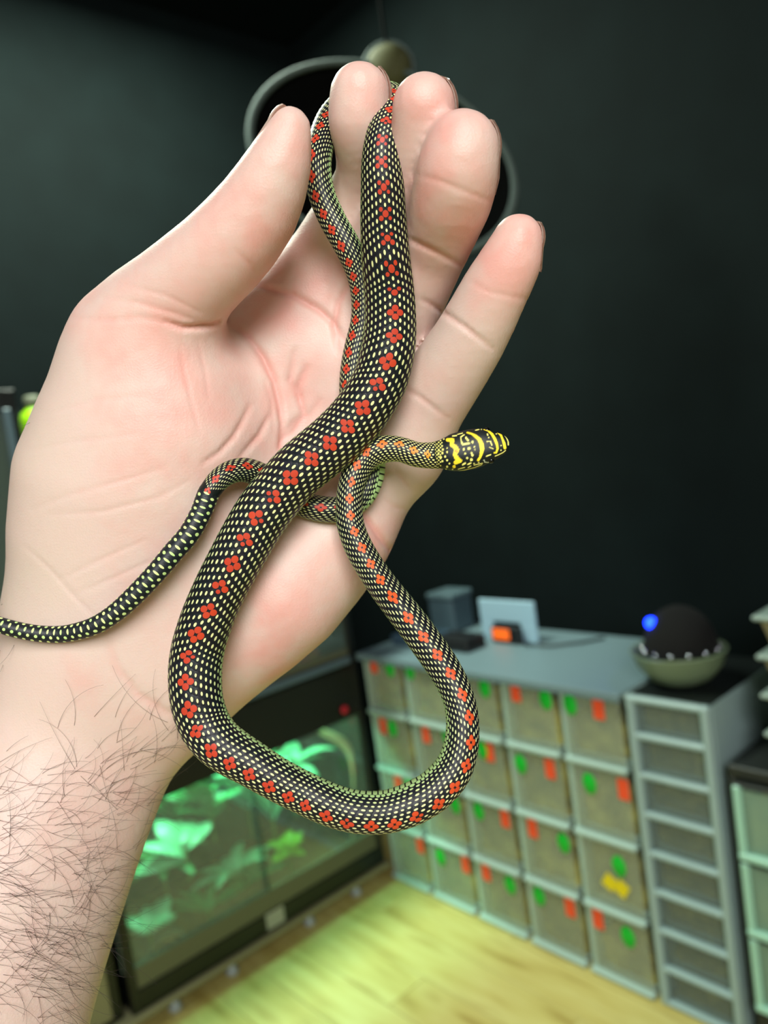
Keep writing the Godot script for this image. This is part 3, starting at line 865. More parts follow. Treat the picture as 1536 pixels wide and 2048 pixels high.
const BONES := [   # chains of the hand: group, blend, then x, y, depth, radius of each joint
	[0, 0.012, [[200, 1330, 0.24, 165], [150, 1450, 0.238, 170], [40, 1700, 0.229, 205], [-120, 2120, 0.214, 262], [-330, 2700, 0.2, 330]]],
	[0, 0.012, [[300, 1380, 0.241, 118], [215, 1530, 0.24, 120], [120, 1760, 0.232, 118], [-40, 2120, 0.216, 140], [-230, 2700, 0.2, 210]]],
	[0, 0.014, [[190, 1360, 0.242, 150], [400, 1000, 0.245, 115], [585, 700, 0.236, 86]]],
	[0, 0.014, [[230, 1370, 0.244, 140], [500, 1000, 0.247, 110], [670, 740, 0.238, 82]]],
	[0, 0.014, [[300, 1370, 0.244, 120], [590, 1050, 0.247, 105], [745, 800, 0.236, 80]]],
	[0, 0.014, [[330, 1370, 0.24, 100], [630, 1080, 0.241, 108], [800, 900, 0.23, 76]]],
	[0, 0.016, [[330, 1330, 0.236, 105], [450, 1270, 0.231, 115], [560, 1180, 0.228, 130], [655, 1080, 0.23, 105]]],
	[0, 0.016, [[190, 1280, 0.24, 150], [200, 1150, 0.237, 165], [215, 960, 0.229, 176], [250, 770, 0.222, 124]]],
	[0, 0.02, [[250, 1220, 0.236, 140], [320, 1040, 0.229, 158], [355, 880, 0.222, 160], [335, 750, 0.217, 115]]],
	[0, 0.012, [[400, 740, 0.236, 80], [500, 660, 0.2395, 80], [600, 600, 0.239, 80]]],
	[1, 0.006, [[262, 770, 0.222, 110], [262, 675, 0.216, 108], [350, 590, 0.207, 98], [440, 510, 0.2, 92], [512, 425, 0.195, 84], [556, 335, 0.19, 66], [581, 258, 0.187, 43]]],
	[2, 0.004, [[590, 690, 0.2365, 90], [640, 570, 0.234, 92], [706, 440, 0.2275, 80], [730, 360, 0.2165, 60], [727, 288, 0.207, 60], [719, 240, 0.2025, 64], [720, 190, 0.2005, 61]]],
	[3, 0.004, [[680, 720, 0.235, 83], [720, 590, 0.229, 80], [800, 430, 0.211, 70], [838, 300, 0.197, 63], [848, 215, 0.191, 65]]],
	[4, 0.004, [[745, 780, 0.232, 84], [790, 650, 0.224, 80], [862, 510, 0.209, 70], [903, 400, 0.194, 82], [916, 340, 0.188, 82], [925, 298, 0.186, 74]]],
	[5, 0.004, [[805, 900, 0.228, 76], [860, 800, 0.22, 79], [935, 685, 0.208, 74], [990, 580, 0.199, 68], [1022, 522, 0.195, 62], [1036, 478, 0.193, 50]]],
]

# ------------------------------------------------------------------ the snake
var sp_pos: Array[Vector3] = []
var sp_t: Array[Vector3] = []
var sp_d: Array[Vector3] = []
var sp_r := PackedFloat32Array()
var sp_q := PackedFloat32Array()      # running count of scale rows

func cr(a: float, b: float, c: float, d: float, t: float) -> float:
	return 0.5 * (2.0 * b + (c - a) * t + (2.0 * a - 5.0 * b + 4.0 * c - d) * t * t + (3.0 * b - a - 3.0 * c + d) * t * t * t)

func sample_snake() -> void:
	var sub := 12
	var raw := []
	var n := SNAKE.size()
	for i in n - 1:
		for k in sub:
			var t := float(k) / sub
			var v := []
			for c in 6:
				v.append(cr(SNAKE[maxi(i - 1, 0)][c], SNAKE[i][c], SNAKE[i + 1][c], SNAKE[mini(i + 2, n - 1)][c], t))
			raw.append(v)
	raw.append(SNAKE[n - 1])
	var m := raw.size()
	var per := PackedFloat32Array()
	var lean := PackedFloat32Array()
	for v in raw:
		sp_pos.append(cs(v[0], v[1], v[2]))
		sp_r.append(v[3] * 0.5 * v[2] / FP)
		per.append(v[5] * v[2] / FP / 3.0)
		lean.append(clampf(v[4], -0.9, 0.9))
	var q := 0.5 - 1.8
	for i in m:
		var t := (sp_pos[mini(i + 1, m - 1)] - sp_pos[maxi(i - 1, 0)]).normalized()
		sp_t.append(t)
		var v := -sp_pos[i].normalized()
		var n0 := (v - t * v.dot(t)).normalized()
		var l := n0.cross(t)
		sp_d.append((n0 * sqrt(1.0 - lean[i] * lean[i]) + l * lean[i]).normalized())
		if i > 0:
			q += (sp_pos[i] - sp_pos[i - 1]).length() / (0.5 * (per[i] + per[i - 1]))
		sp_q.append(q)

func snake_at(q: float) -> int:                        # last sample with count <= q
	return clampi(sp_q.bsearch(q, false) - 1, 0, sp_q.size() - 2)

var sV := PackedVector3Array()
var sN := PackedVector3Array()
var sC := PackedColorArray()
var sI := PackedInt32Array()
var f_c: Vector3
var f_t: Vector3
var f_d: Vector3
var f_e: Vector3
var f_r: float
func frame_at(q: float) -> void:
	var i := snake_at(q)
	var u := clampf((q - sp_q[i]) / maxf(sp_q[i + 1] - sp_q[i], 1e-6), 0.0, 1.0)
	f_c = sp_pos[i].lerp(sp_pos[i + 1], u)
	f_t = sp_t[i].lerp(sp_t[i + 1], u).normalized()
	var d := sp_d[i].lerp(sp_d[i + 1], u)
	f_d = (d - f_t * d.dot(f_t)).normalized()
	f_e = f_t.cross(f_d)
	f_r = lerpf(sp_r[i], sp_r[i + 1], u)

const SEG := 10
# one scale: centre (q, angle), half length (rows), half width (angle), spot half sizes as shares of these, spot colour
func scale_at(q: float, th: float, hl: float, hw: float, sl: float, sw: float, col: Color, dark: Color, lift: float) -> void:
	frame_at(q)
	var c := f_c
	var T := f_t
	var D := f_d
	var E := f_e
	var R := f_r
	var i0 := snake_at(q)
	var row := (sp_pos[i0 + 1] - sp_pos[i0]).length() / maxf(sp_q[i0 + 1] - sp_q[i0], 1e-6)
	# bending: how the frame turns over one row
	frame_at(q + hl)
	var c1 := f_c
	var D1 := f_d
	var E1 := f_e
	var R1 := f_r
	frame_at(q - hl)
	var c0 := f_c
	var D0 := f_d
	var E0 := f_e
	var R0 := f_r
	var base := sV.size()
	for ring in 4:
		var cnt := 1 if ring == 0 else SEG
		for k in cnt:
			var a := TAU * k / SEG
			var x := 0.0
			var y := 0.0
			var rho := 0.0
			if ring == 1 or ring == 2:
				x = cos(a) * sl
				y = sin(a) * sw
				rho = 0.55
			elif ring == 3:
				# rounded rhombus
				var ca := cos(a)
				var sa := sin(a)
				var g := pow(pow(absf(ca), 1.35) + pow(absf(sa), 1.35), -1.0 / 1.35)
				x = ca * g * 0.99
				y = sa * g * 0.99
				rho = 1.0
			var u := x * 0.5 + 0.5
			var cc: Vector3
			var dd: Vector3
			var ee: Vector3
			var rr: float
			if x >= 0.0:
				cc = c.lerp(c1, x)
				dd = D.lerp(D1, x)
				ee = E.lerp(E1, x)
				rr = lerpf(R, R1, x)
			else:
				cc = c.lerp(c0, -x)
				dd = D.lerp(D0, -x)
				ee = E.lerp(E0, -x)
				rr = lerpf(R, R0, -x)
			var ang := th + y * hw
			var rad := (dd * cos(ang) + ee * sin(ang)).normalized()
			var tan := ee * cos(ang) - dd * sin(ang)
			var h := lift * (1.0 - rho * rho) + lift * 0.55 * (x * 0.5 + 0.5) * (1.0 - 0.3 * rho)
			sV.append(cc + rad * (rr + h))
			var nx := rho * rho * x * 2.0 * lift / (row * hl) * 0.8 - 0.18
			var ny := rho * rho * y * 2.0 * lift / (rr * hw) * 0.8
			sN.append((rad + T * nx + tan * ny).normalized())
			sC.append(col if ring < 2 else dark)
	for k in SEG:
		var k1 := (k + 1) % SEG
		sI.append_array([base, base + 1 + k, base + 1 + k1])
		var r2 := base + 1 + SEG
		var r3 := r2 + SEG
		sI.append_array([r2 + k, r3 + k1, r2 + k1, r2 + k, r3 + k, r3 + k1])

func build_snake() -> void:
	sample_snake()
	var black := lin(20, 22, 28)
	var dark := lin(27, 30, 37)
	var yel := lin(232, 233, 168)
	var grn := lin(170, 203, 136)
	var red := lin(198, 66, 38)
	var ora := lin(240, 106, 36)
	var gold := lin(246, 168, 44)
	var qmax := sp_q[sp_q.size() - 1]
	# under-skin tube
	var nseg := 28
	var m := sp_pos.size()
	for i in range(0, m):
		var e := sp_t[i].cross(sp_d[i])
		var shrink := 0.985
		if i == m - 1:
			shrink = 0.02
		for k in nseg:
			var a := TAU * k / nseg
			var rad := sp_d[i] * cos(a) + e * sin(a)
			sV.append(sp_pos[i] + rad * sp_r[i] * shrink)
			sN.append(rad)
			sC.append(black)
	for i in m - 1:
		for k in nseg:
			var a := i * nseg + k
			var b := i * nseg + (k + 1) % nseg
			sI.append_array([a, b + nseg, b, a, a + nseg, b + nseg])
	# where the tail begins
	var qt := 0.0
	for i in m:
		if sp_pos[i].distance_to(cs(417, 988, 0.2025)) < 0.0015:
			qt = sp_q[i]
			break
	var qa := 1e9
	var qb := 0.0
	for i in m:
		if sp_pos[i].distance_to(cs(777, 585, 0.201)) < 0.002:
			qa = minf(qa, sp_q[i])
		if sp_pos[i].distance_to(cs(765, 300, 0.1958)) < 0.002:
			qb = maxf(qb, sp_q[i])
	var dth := deg_to_rad(10.8)
	var q := -1.0
	var row := 0
	while q < qt:
		row = int(round(q))
		var k := int(floor(row / 3.0))            # flower number
		for j in range(-8, 9):
			var odd := posmod(j, 2) == 1
			var aj := absi(j)
			var qq := row + (0.5 if aj == 1 else 0.0) - (0.5 + 0.30 * (aj - 1) if aj > 1 else 0.0)
			var first := posmod(row, 3) == 0
			var star := row > qa and row < qb           # here the flower is one scale with four half-red ones around
			var in_flower := (aj == 0 and first) or (aj == 1 and posmod(row, 3) != 1) if star else (aj == 0 and posmod(row, 3) < 2) or (aj == 1 and first)
			if in_flower and aj == 0 and not star:
				qq -= 0.05 if first else -0.05
			var jig := rng.randf_range(0.9, 1.1)
			var d2 := dark.lerp(black, rng.randf())
			if in_flower:
				var c: Color
				if k < 0:
					c = gold
				elif k < 4:
					c = gold.lerp(ora, clampf(k / 4.0, 0, 1))
				elif k < 29:
					c = ora.lerp(red, clampf((k - 6) / 22.0, 0, 1))
				else:
					c = red
				c = c.lerp(lin(170, 52, 42), rng.randf() * 0.25)
				var f := 0.97
				if rng.randf() < 0.06:
					f = 0.62
				if star and aj == 1:
					f *= rng.randf_range(0.55, 0.8)
				scale_at(qq, j * dth, 0.5, dth, 0.86 * f, 0.72 * f, c, d2, sp_lift(qq))
			else:
				var near_head := clampf(1.0 - qq / 22.0, 0.0, 1.0)
				var side := clampf((aj - 2.0) / 6.0, 0.0, 1.0)
				var c := yel.lerp(grn, side * side * rng.randf_range(0.8, 1.2))
				var sl := lerpf(0.54, 0.60, side) * jig
				var sw := lerpf(0.22, 0.25, side * side) * jig
				if aj == 0 or aj == 1:
					sl = 0.52 * jig
					sw = 0.25 * jig
				if aj == 8:
					sl = 0.8
					sw = 0.5
					c = grn
				sl = lerpf(sl, 0.56, near_head)
				sw = lerpf(sw, 0.32, near_head)
				if near_head > 0.0:
					c = c.lerp(lin(244, 236, 140), near_head * 0.7)
				scale_at(qq, j * dth, 0.5, dth, sl, sw, c, d2, sp_lift(qq))
		belly(row, 8.55 * dth, grn, black)
		q += 1.0
	# tail: fewer, larger scales with bars across
	var dt := deg_to_rad(40.0)
	var qs := float(row + 1)
	var n := 0
	while qs < qmax - 1.0:
		for j in range(-4, 5):
			var odd := posmod(j, 2) == 1
			var qq := qs + (0.8 if odd else 0.0)
			var aj := absi(j)
			var c := lin(226, 238, 158).lerp(lin(190, 224, 140), rng.randf())
			if aj == 0:
				scale_at(qq, 0.0, 0.8, dt, 0.30, 0.50 * rng.randf_range(0.85, 1.1), c, dark, sp_lift(qq) * 1.3)
			else:
				scale_at(qq, j * dt, 0.8, dt, 0.42 * rng.randf_range(0.85, 1.1), 0.30, c, dark, sp_lift(qq) * 1.3)
		qs += 1.6
		n += 1
	build_head(black)
	var skin := StandardMaterial3D.new()
	skin.resource_name = "snake scales"
	skin.vertex_color_use_as_albedo = true
	skin.roughness = 0.48
	skin.metallic_specular = 0.42
	var root := thing("snake", Vector3.ZERO, "slender black snake with yellow-green spots and red flower marks, draped over the hand", "snake")
	var org := cs(780, 600, 0.2)
	root.transform = Transform3D(cb, EYE + cb * org)
	for i in sV.size():
		sV[i] -= org
	var body := part(root, "body", arr(sV, sN, sI, sC), skin)
	var em := mat("snake eye", Color(0.01, 0.01, 0.012), 0.06)
	var es := SphereMesh.new()
	es.radius = 0.00078
	es.height = 0.00156
	es.radial_segments = 20
	es.rings = 10
	for e in eye_spots:
		part(root, "eye", es, em, e - org)

func sp_lift(q: float) -> float:
	return sp_r[snake_at(q)] * 0.018

func belly(row: int, edge: float, grn: Color, black: Color) -> void:
	var steps := 10
	var cols := [black, grn, grn, black, black]
	var offs := [-0.5, -0.42, 0.28, 0.30, 0.5]
	var lifts := [0.0, 0.0, 0.014, 0.012, 0.0]
	var base := sV.size()
	for a in 5:
		frame_at(row + offs[a])
		for k in steps + 1:
			var ang := lerpf(edge, TAU - edge, float(k) / steps)
			var rad := f_d * cos(ang) + f_e * sin(ang)
			sV.append(f_c + rad * f_r * (0.995 + lifts[a]))
			sN.append(rad)
			sC.append(cols[a])
	for a in 4:
		for k in steps:
			var v := base + a * (steps + 1) + k
			sI.append_array([v, v + steps + 2, v + 1, v, v + steps + 1, v + steps + 2])

# head: lofted sections; markings are strokes in the plan of the head (units: 1/6.4 pixel at its depth)
const HEAD_ST := [[864, 911, 38, 0.95], [874, 910, 50, 0.93], [884, 909, 59, 0.89], [895, 908, 67, 0.84], [908, 905, 75, 0.76], [930, 901, 79, 0.68], [950, 897, 79, 0.64], [968, 893, 72, 0.62], [984, 891, 61, 0.61], [998, 889, 48, 0.60], [1008, 888, 37, 0.60], [1014, 887, 26, 0.62], [1017.5, 887, 14, 0.66], [1018.6, 887, 3, 0.7]]
const MARKS := [ # colour 0 yellow 1 pale 2 orange, then x, y, radius ...
	[0, 480, 382, 22, 540, 385, 27, 535, 445, 27, 575, 470, 29, 597, 510, 34, 575, 570, 27, 600, 620, 29, 640, 650, 26, 585, 672, 27], [2, 590, 515, 16, 598, 530, 12], [0, 565, 725, 21],
	[0, 735, 288, 11, 790, 305, 13, 840, 335, 21, 890, 380, 25, 915, 440, 29, 925, 490, 29, 915, 545, 23, 900, 600, 15, 873, 640, 17],
	[1, 690, 318, 8, 650, 345, 9, 652, 385, 9, 672, 440, 10, 760, 425, 9], [1, 715, 352, 13, 742, 388, 12], [1, 800, 410, 16], [1, 690, 505, 15], [1, 757, 493, 20], [1, 825, 470, 13], [1, 830, 507, 8],
	[1, 705, 560, 13], [1, 733, 615, 14], [1, 788, 550, 14, 800, 582, 14], [1, 785, 637, 19], [1, 675, 700, 11, 705, 682, 12], [1, 745, 695, 10, 775, 680, 10], [1, 820, 686, 9], [1, 880, 674, 8],
	[1, 620, 757, 6, 700, 735, 6], [1, 742, 737, 6, 780, 716, 6], [1, 822, 706, 5, 930, 681, 5], [1, 548, 332, 8, 595, 328, 8], [1, 612, 311, 6, 672, 296, 6], [1, 842, 258, 7, 880, 249, 7], [1, 915, 247, 8],
	[0, 950, 249, 8, 1000, 265, 11, 1050, 310, 17, 1085, 370, 19, 1110, 430, 18, 1122, 490, 15, 1105, 545, 12, 1078, 548, 10], [1, 990, 308, 9, 994, 322, 9], [1, 1008, 352, 9], [1, 985, 405, 7, 1030, 400, 8, 1047, 450, 8], [1, 1018, 478, 5, 1065, 496, 5],
	[0, 1130, 285, 15, 1165, 325, 14, 1185, 375, 14, 1205, 430, 19, 1215, 485, 19], [1, 1200, 305, 9, 1235, 350, 9, 1257, 400, 9, 1259, 445, 9], [1, 1105, 306, 8], [1, 1165, 455, 9], [1, 1165, 515, 9], [1, 1090, 590, 6, 1130, 575, 6, 1190, 545, 6, 1222, 518, 6],
	[1, 980, 592, 8, 1030, 573, 8], [3, 945, 640, 6, 960, 668, 6, 1000, 674, 6, 1045, 648, 6], [1, 400, 770, 4, 480, 790, 4, 590, 790, 4, 700, 770, 4, 830, 735, 4, 920, 700, 4],
	[1, 475, 488, 10], [1, 475, 538, 12], [1, 420, 505, 14], [1, 415, 552, 14], [1, 450, 597, 14], [1, 393, 607, 17], [1, 415, 655, 14], [1, 475, 643, 14], [1, 505, 686, 11], [1, 475, 727, 14], [1, 460, 758, 9], [1, 545, 760, 9], [1, 410, 460, 12], [1, 433, 372, 10], [1, 408, 418, 9], [1, 370, 515, 12], [1, 365, 560, 12]]
var eye_spots := []

func build_head(black: Color) -> void:
	var cols := [lin(250, 222, 52), lin(244, 238, 130), lin(250, 180, 40), lin(196, 206, 170)]
	var d := 0.2003
	var lean := -0.24
	var na := 150
	var nt := 132
	var pts := []
	for s in HEAD_ST:
		pts.append([cs(s[0], s[1], d - 0.0035 * (s[0] - 862) / 156.0), s[2] * 0.5 * d / FP, s[3]])
	var base := sV.size()
	var m := pts.size()
	var axis: Vector3 = (pts[m - 1][0] - pts[1][0]).normalized()
	var t := -axis
	var v := -pts[5][0].normalized() as Vector3
	var n0 := (v - t * v.dot(t)).normalized()
	var l := n0.cross(t)
	var D := n0 * sqrt(1.0 - lean * lean) + l * lean
	var E := t.cross(D)
	var P := PackedVector3Array()
	for i in na + 1:
		var u := float(i) / na * (m - 1)
		# finer steps towards the snout
		var k := mini(int(u), m - 2)
		var f := u - k
		var a0: Array = pts[maxi(k - 1, 0)]
		var a1: Array = pts[k]
		var a2: Array = pts[k + 1]
		var a3: Array = pts[mini(k + 2, m - 1)]
		var c: Vector3 = (a1[0] as Vector3).cubic_interpolate(a2[0], a0[0], a3[0], f)
		var w := maxf(cr(a0[1], a1[1], a2[1], a3[1], f), 0.0001)
		var fl := cr(a0[2], a1[2], a2[2], a3[2], f)
		for j in nt:
			var a := TAU * j / nt
			var sx := signf(sin(a)) * pow(absf(sin(a)), 0.86)
			var sy := signf(cos(a)) * pow(absf(cos(a)), 0.92)
			P.append(c + E * sx * w + D * sy * w * fl)
	for i in na + 1:
		for j in nt:
			var p := P[i * nt + j]
			var px := 768.0 + FP * p.x / -p.z
			var py := 1024.0 - FP * p.y / -p.z
			var du := P[mini(i + 1, na) * nt + j] - P[maxi(i - 1, 0) * nt + j]
			var dv := P[i * nt + (j + 1) % nt] - P[i * nt + (j + nt - 1) % nt]
			var nn := dv.cross(du).normalized()
			sV.append(p)
			var col := black
			var top := cos(TAU * j / nt)
			if top > -0.35:
				var best := 0.0
				var zx := (px - 820.0) * 6.4
				var zy := (py - 820.0) * 6.4
				if zx < 400.0 and top > -0.2:
					var gx := floorf(zx / 23.0 + 0.5)
					var gy := floorf((zy - (23.0 if posmod(int(gx), 2) == 1 else 0.0)) / 46.0 + 0.5) * 46.0 + (23.0 if posmod(int(gx), 2) == 1 else 0.0)
					var e0 := Vector2(zx - gx * 23.0, zy - gy).length() - 10.0
					best = clampf(0.5 - e0 / 5.0, 0.0, 1.0)
					col = black.lerp(cols[1], best)
				for mk in MARKS:
					var cnt: int = (mk.size() - 1) / 3
					for s in cnt:
						var ax: float = mk[1 + s * 3]
						var ay: float = mk[2 + s * 3]
						var ar: float = mk[3 + s * 3]
						var dx := zx - ax
						var dy := zy - ay
						if absf(dx) > 120.0 or absf(dy) > 120.0:
							continue
						var e := 0.0
						var rr := ar
						if s < cnt - 1:
							var bx: float = mk[4 + s * 3] - ax
							var by: float = mk[5 + s * 3] - ay
							var h := clampf((dx * bx + dy * by) / (bx * bx + by * by), 0.0, 1.0)
							rr = lerpf(ar, mk[6 + s * 3], h)
							e = Vector2(dx - bx * h, dy - by * h).length() - rr
						else:
							e = Vector2(dx, dy).length() - rr
						var cov := clampf(0.5 - e / 5.0, 0.0, 1.0)
						if cov > 0.0 and (cov >= best or mk[0] == 2):
							best = maxf(best, cov)
							col = black.lerp(cols[mk[0]], cov)
			elif top < -0.6:
				col = cols[3]
			sC.append(col)
			if nn.dot(p - (sV[base] if i == 0 else P[0])) < -1e9:
				nn = -nn
			sN.append(nn)
	# normals outwards
	for i in na + 1:
		var c := Vector3.ZERO
		for j in nt:
			c += P[i * nt + j]
		c /= nt
		for j in nt:
			var id := base + i * nt + j
			if sN[id].dot(P[i * nt + j] - c) < 0.0:
				sN[id] = -sN[id]
			if sN[id].length() < 0.5:
				sN[id] = axis
	var flip := (P[nt] - P[0]).cross(P[1] - P[0]).dot(D) > 0.0
	for i in na:
		for j in nt:
			var a := base + i * nt + j
			var b := base + i * nt + (j + 1) % nt
			if flip:
				sI.append_array([a, b, b + nt, a, b + nt, a + nt])
			else:
				sI.append_array([a, b + nt, b, a, a + nt, b + nt])
	# eyes just behind the third band, low on each side of the head
	for sg in [1, -1]:
		var best := P[0]
		var bd := 1e9
		for i in P.size():
			var p := P[i]
			var q := (p - pts[8][0] as Vector3)
			var want: float = (q.dot(axis) + 0.0007) ** 2 + (q.dot(D) - 0.0004) ** 2
			if q.dot(E) * sg > 0.0 and want < bd:
				bd = want
				best = p
		eye_spots.append(best - E * sg * 0.00022)

# ------------------------------------------------------------------ the hand
var hA := PackedVector3Array()
var hU := PackedVector3Array()
var hL := PackedFloat32Array()
var hR := PackedFloat32Array()
var hS := PackedFloat32Array()     # radius slope
var hK := PackedFloat32Array()     # shift along the axis per unit of distance from it
var chains := []                   # [group, blend, first, last+1]

func make_bones() -> void:
	for b in BONES:
		var n: int = b[2].size()
		var v := []
		for j in n:
			var e: Array = b[2][j]
			var p := cs(e[0], e[1], e[2])
			v.append([p.x, p.y, p.z, e[3] * e[2] / FP])
		var pts := []
		for i in n - 1:
			for k in 2:
				var w := []
				for c in 4:
					var p0: float = v[i - 1][c] if i > 0 else 2.0 * v[0][c] - v[1][c]
					var p3: float = v[i + 2][c] if i + 2 < n else 2.0 * v[n - 1][c] - v[n - 2][c]
					w.append(cr(p0, v[i][c], v[i + 1][c], p3, k * 0.5))
				pts.append(w)
		pts.append(v[n - 1])
		var first := hA.size()
		for i in pts.size() - 1:
			var a := Vector3(pts[i][0], pts[i][1], pts[i][2])
			var bb := Vector3(pts[i + 1][0], pts[i + 1][1], pts[i + 1][2])
			var L := a.distance_to(bb)
			var s := clampf((pts[i + 1][3] - pts[i][3]) / L, -0.95, 0.95)
			hA.append(a)
			hU.append((bb - a) / L)
			hL.append(L)
			hR.append(pts[i][3])
			hS.append(s)
			hK.append(s / sqrt(1.0 - s * s))
		chains.append([b[0], b[1], first, hA.size()])

func seg_dist(p: Vector3, i: int) -> float:
	var v := p - hA[i]
	var q := v.dot(hU[i])
	var pr := sqrt(maxf(v.length_squared() - q * q, 0.0))
	var t := clampf(q + pr * hK[i], 0.0, hL[i])
	q -= t
	return sqrt(pr * pr + q * q) - hR[i] - hS[i] * t

var act: Array[PackedInt32Array] = []
var act_g := PackedInt32Array()
var act_k := PackedFloat32Array()

func field(p: Vector3) -> float:
	var dp := 1.0
	var df := 1.0
	for c in act.size():
		var d := 1.0
		for i in act[c]:
			var v := p - hA[i]
			var q := v.dot(hU[i])
			var pr2 := maxf(v.length_squared() - q * q, 0.0)
			var t := clampf(q + sqrt(pr2) * hK[i], 0.0, hL[i])
			q -= t
			var e := sqrt(pr2 + q * q) - hR[i] - hS[i] * t
			if e < d:
				d = e
		if act_g[c] == 0:
			var k := act_k[c]
			var h := maxf(k - absf(dp - d), 0.0) / k
			dp = minf(dp, d) - h * h * k * 0.25
		else:
			var h2 := maxf(0.0018 - absf(df - d), 0.0) / 0.0018
			df = minf(df, d) - h2 * h2 * 0.00045
	var hh := maxf(0.010 - absf(dp - df), 0.0) / 0.010
	return minf(dp, df) - hh * hh * 0.0025

func near_bones(c: Vector3, reach: float) -> void:
	act.clear()
	act_g.clear()
	act_k.clear()
	for ch in chains:
		var l := PackedInt32Array()
		for i in range(ch[2], ch[3]):
			if seg_dist(c, i) < reach:
				l.append(i)
		if l.size():
			act.append(l)
			act_g.append(ch[0])
			act_k.append(ch[1])

func surface_nets(cell: float) -> Array:      # [vertices, quads]
	var lo := Vector3(9, 9, 9)
	var hi := -lo
	for i in hA.size():
		var r := Vector3.ONE * (hR[i] + 0.004)
		var e := hA[i] + hU[i] * hL[i]
		lo = lo.min(hA[i] - r).min(e - r)
		hi = hi.max(hA[i] + r).max(e + r)
	var B := 8
	var bs := cell * B
	var nb := Vector3i(((hi - lo) / bs).ceil())
	var NX := nb.x * B + 1
	var NY := nb.y * B + 1
	var ids := {}
	var V := PackedVector3Array()
	var edges := PackedInt32Array()
	var val := PackedFloat32Array()
	val.resize(729)
	var half := bs * 0.5 * 1.7321
	var far := half + 0.042
	for bz in nb.z:
		for by in nb.y:
			for bx in nb.x:
				var o := lo + Vector3(bx, by, bz) * bs
				var c := o + Vector3.ONE * bs * 0.5
				near_bones(c, far)
				if act.is_empty():
					continue
				if absf(field(c)) > half * 1.5 + 0.002:
					continue
				var id := 0
				for z in 9:
					for y in 9:
						for x in 9:
							val[id] = field(o + Vector3(x, y, z) * cell)
							id += 1
				for z in 8:
					for y in 8:
						for x in 8:
							var b := x + 9 * y + 81 * z
							var s := 0
							for k in 8:
								if val[b + (k & 1) + 9 * ((k >> 1) & 1) + 81 * (k >> 2)] < 0.0:
									s |= 1 << k
							var gx := bx * B + x
							var gy := by * B + y
							var gz := bz * B + z
							var key := gx + NX * (gy + NY * gz)
							if s != 0 and s != 255:
								var acc := Vector3.ZERO
								var n := 0
								for k in 8:
									for ax in 3:
										if k & (1 << ax):
											continue
										var k2 := k | (1 << ax)
										if ((s >> k) & 1) == ((s >> k2) & 1):
											continue
										var v0 := val[b + (k & 1) + 9 * ((k >> 1) & 1) + 81 * (k >> 2)]
										var v1 := val[b + (k2 & 1) + 9 * ((k2 >> 1) & 1) + 81 * (k2 >> 2)]
										var t := v0 / (v0 - v1)
										var p := Vector3(k & 1, (k >> 1) & 1, k >> 2)
										p[ax] += t
										acc += p
										n += 1
								ids[key] = V.size()
								V.append(o + (Vector3(x, y, z) + acc / n) * cell)
							# edges from this corner
							var inside := val[b] < 0.0
							if inside != (val[b + 1] < 0.0):
								edges.append_array([key, 0, int(inside)])
							if inside != (val[b + 9] < 0.0):
								edges.append_array([key, 1, int(inside)])
							if inside != (val[b + 81] < 0.0):
								edges.append_array([key, 2, int(inside)])
	var st := [1, NX, NX * NY]
	var quads := PackedInt32Array()
	for i in range(0, edges.size(), 3):
		var key := edges[i]
		var a := edges[i + 1]
		var u: int = st[(a + 1) % 3]
		var w: int = st[(a + 2) % 3]
		var k0: int = ids.get(key, -1)
		var k1: int = ids.get(key - u, -1)
		var k2: int = ids.get(key - u - w, -1)
		var k3: int = ids.get(key - w, -1)
		if k0 < 0 or k1 < 0 or k2 < 0 or k3 < 0:
			continue
		if edges[i + 2] == 1:
			quads.append_array([k0, k3, k2, k1])
		else:
			quads.append_array([k0, k1, k2, k3])
	return [V, quads]

func relax(V: PackedVector3Array, Q: PackedInt32Array, f: float) -> void:
	var acc := PackedVector3Array()
	acc.resize(V.size())
	var cnt := PackedInt32Array()
	cnt.resize(V.size())
	for i in range(0, Q.size(), 4):
		for k in 4:
			var a := Q[i + k]
			var b := Q[i + (k + 1) % 4]
			acc[a] += V[b]
			acc[b] += V[a]
			cnt[a] += 1
			cnt[b] += 1
	for i in V.size():
		if cnt[i] > 0:
			V[i] = V[i].lerp(acc[i] / cnt[i], f)

func subdivide(V: PackedVector3Array, Q: PackedInt32Array) -> PackedInt32Array:
	var mid := {}
	var out := PackedInt32Array()
	var n0 := V.size()
	for i in range(0, Q.size(), 4):
		var e := PackedInt32Array([0, 0, 0, 0])
		var c := Vector3.ZERO
		for k in 4:
			var a := Q[i + k]
			var b := Q[i + (k + 1) % 4]
			c += V[a]
			var key := mini(a, b) * n0 + maxi(a, b)
			var id: int = mid.get(key, -1)
			if id < 0:
				id = V.size()
				mid[key] = id
				V.append((V[a] + V[b]) * 0.5)
			e[k] = id
		var f := V.size()
		V.append(c * 0.25)
		for k in 4:
			out.append_array([Q[i + k], e[k], f, e[(k + 3) % 4]])
	return out

func normals_of(V: PackedVector3Array, Q: PackedInt32Array) -> PackedVector3Array:
	var N := PackedVector3Array()
	N.resize(V.size())
	for i in range(0, Q.size(), 4):
		var n := (V[Q[i + 3]] - V[Q[i + 1]]).cross(V[Q[i + 2]] - V[Q[i]])
		for k in 4:
			N[Q[i + k]] += n
	for i in N.size():
		N[i] = N[i].normalized()
	return N

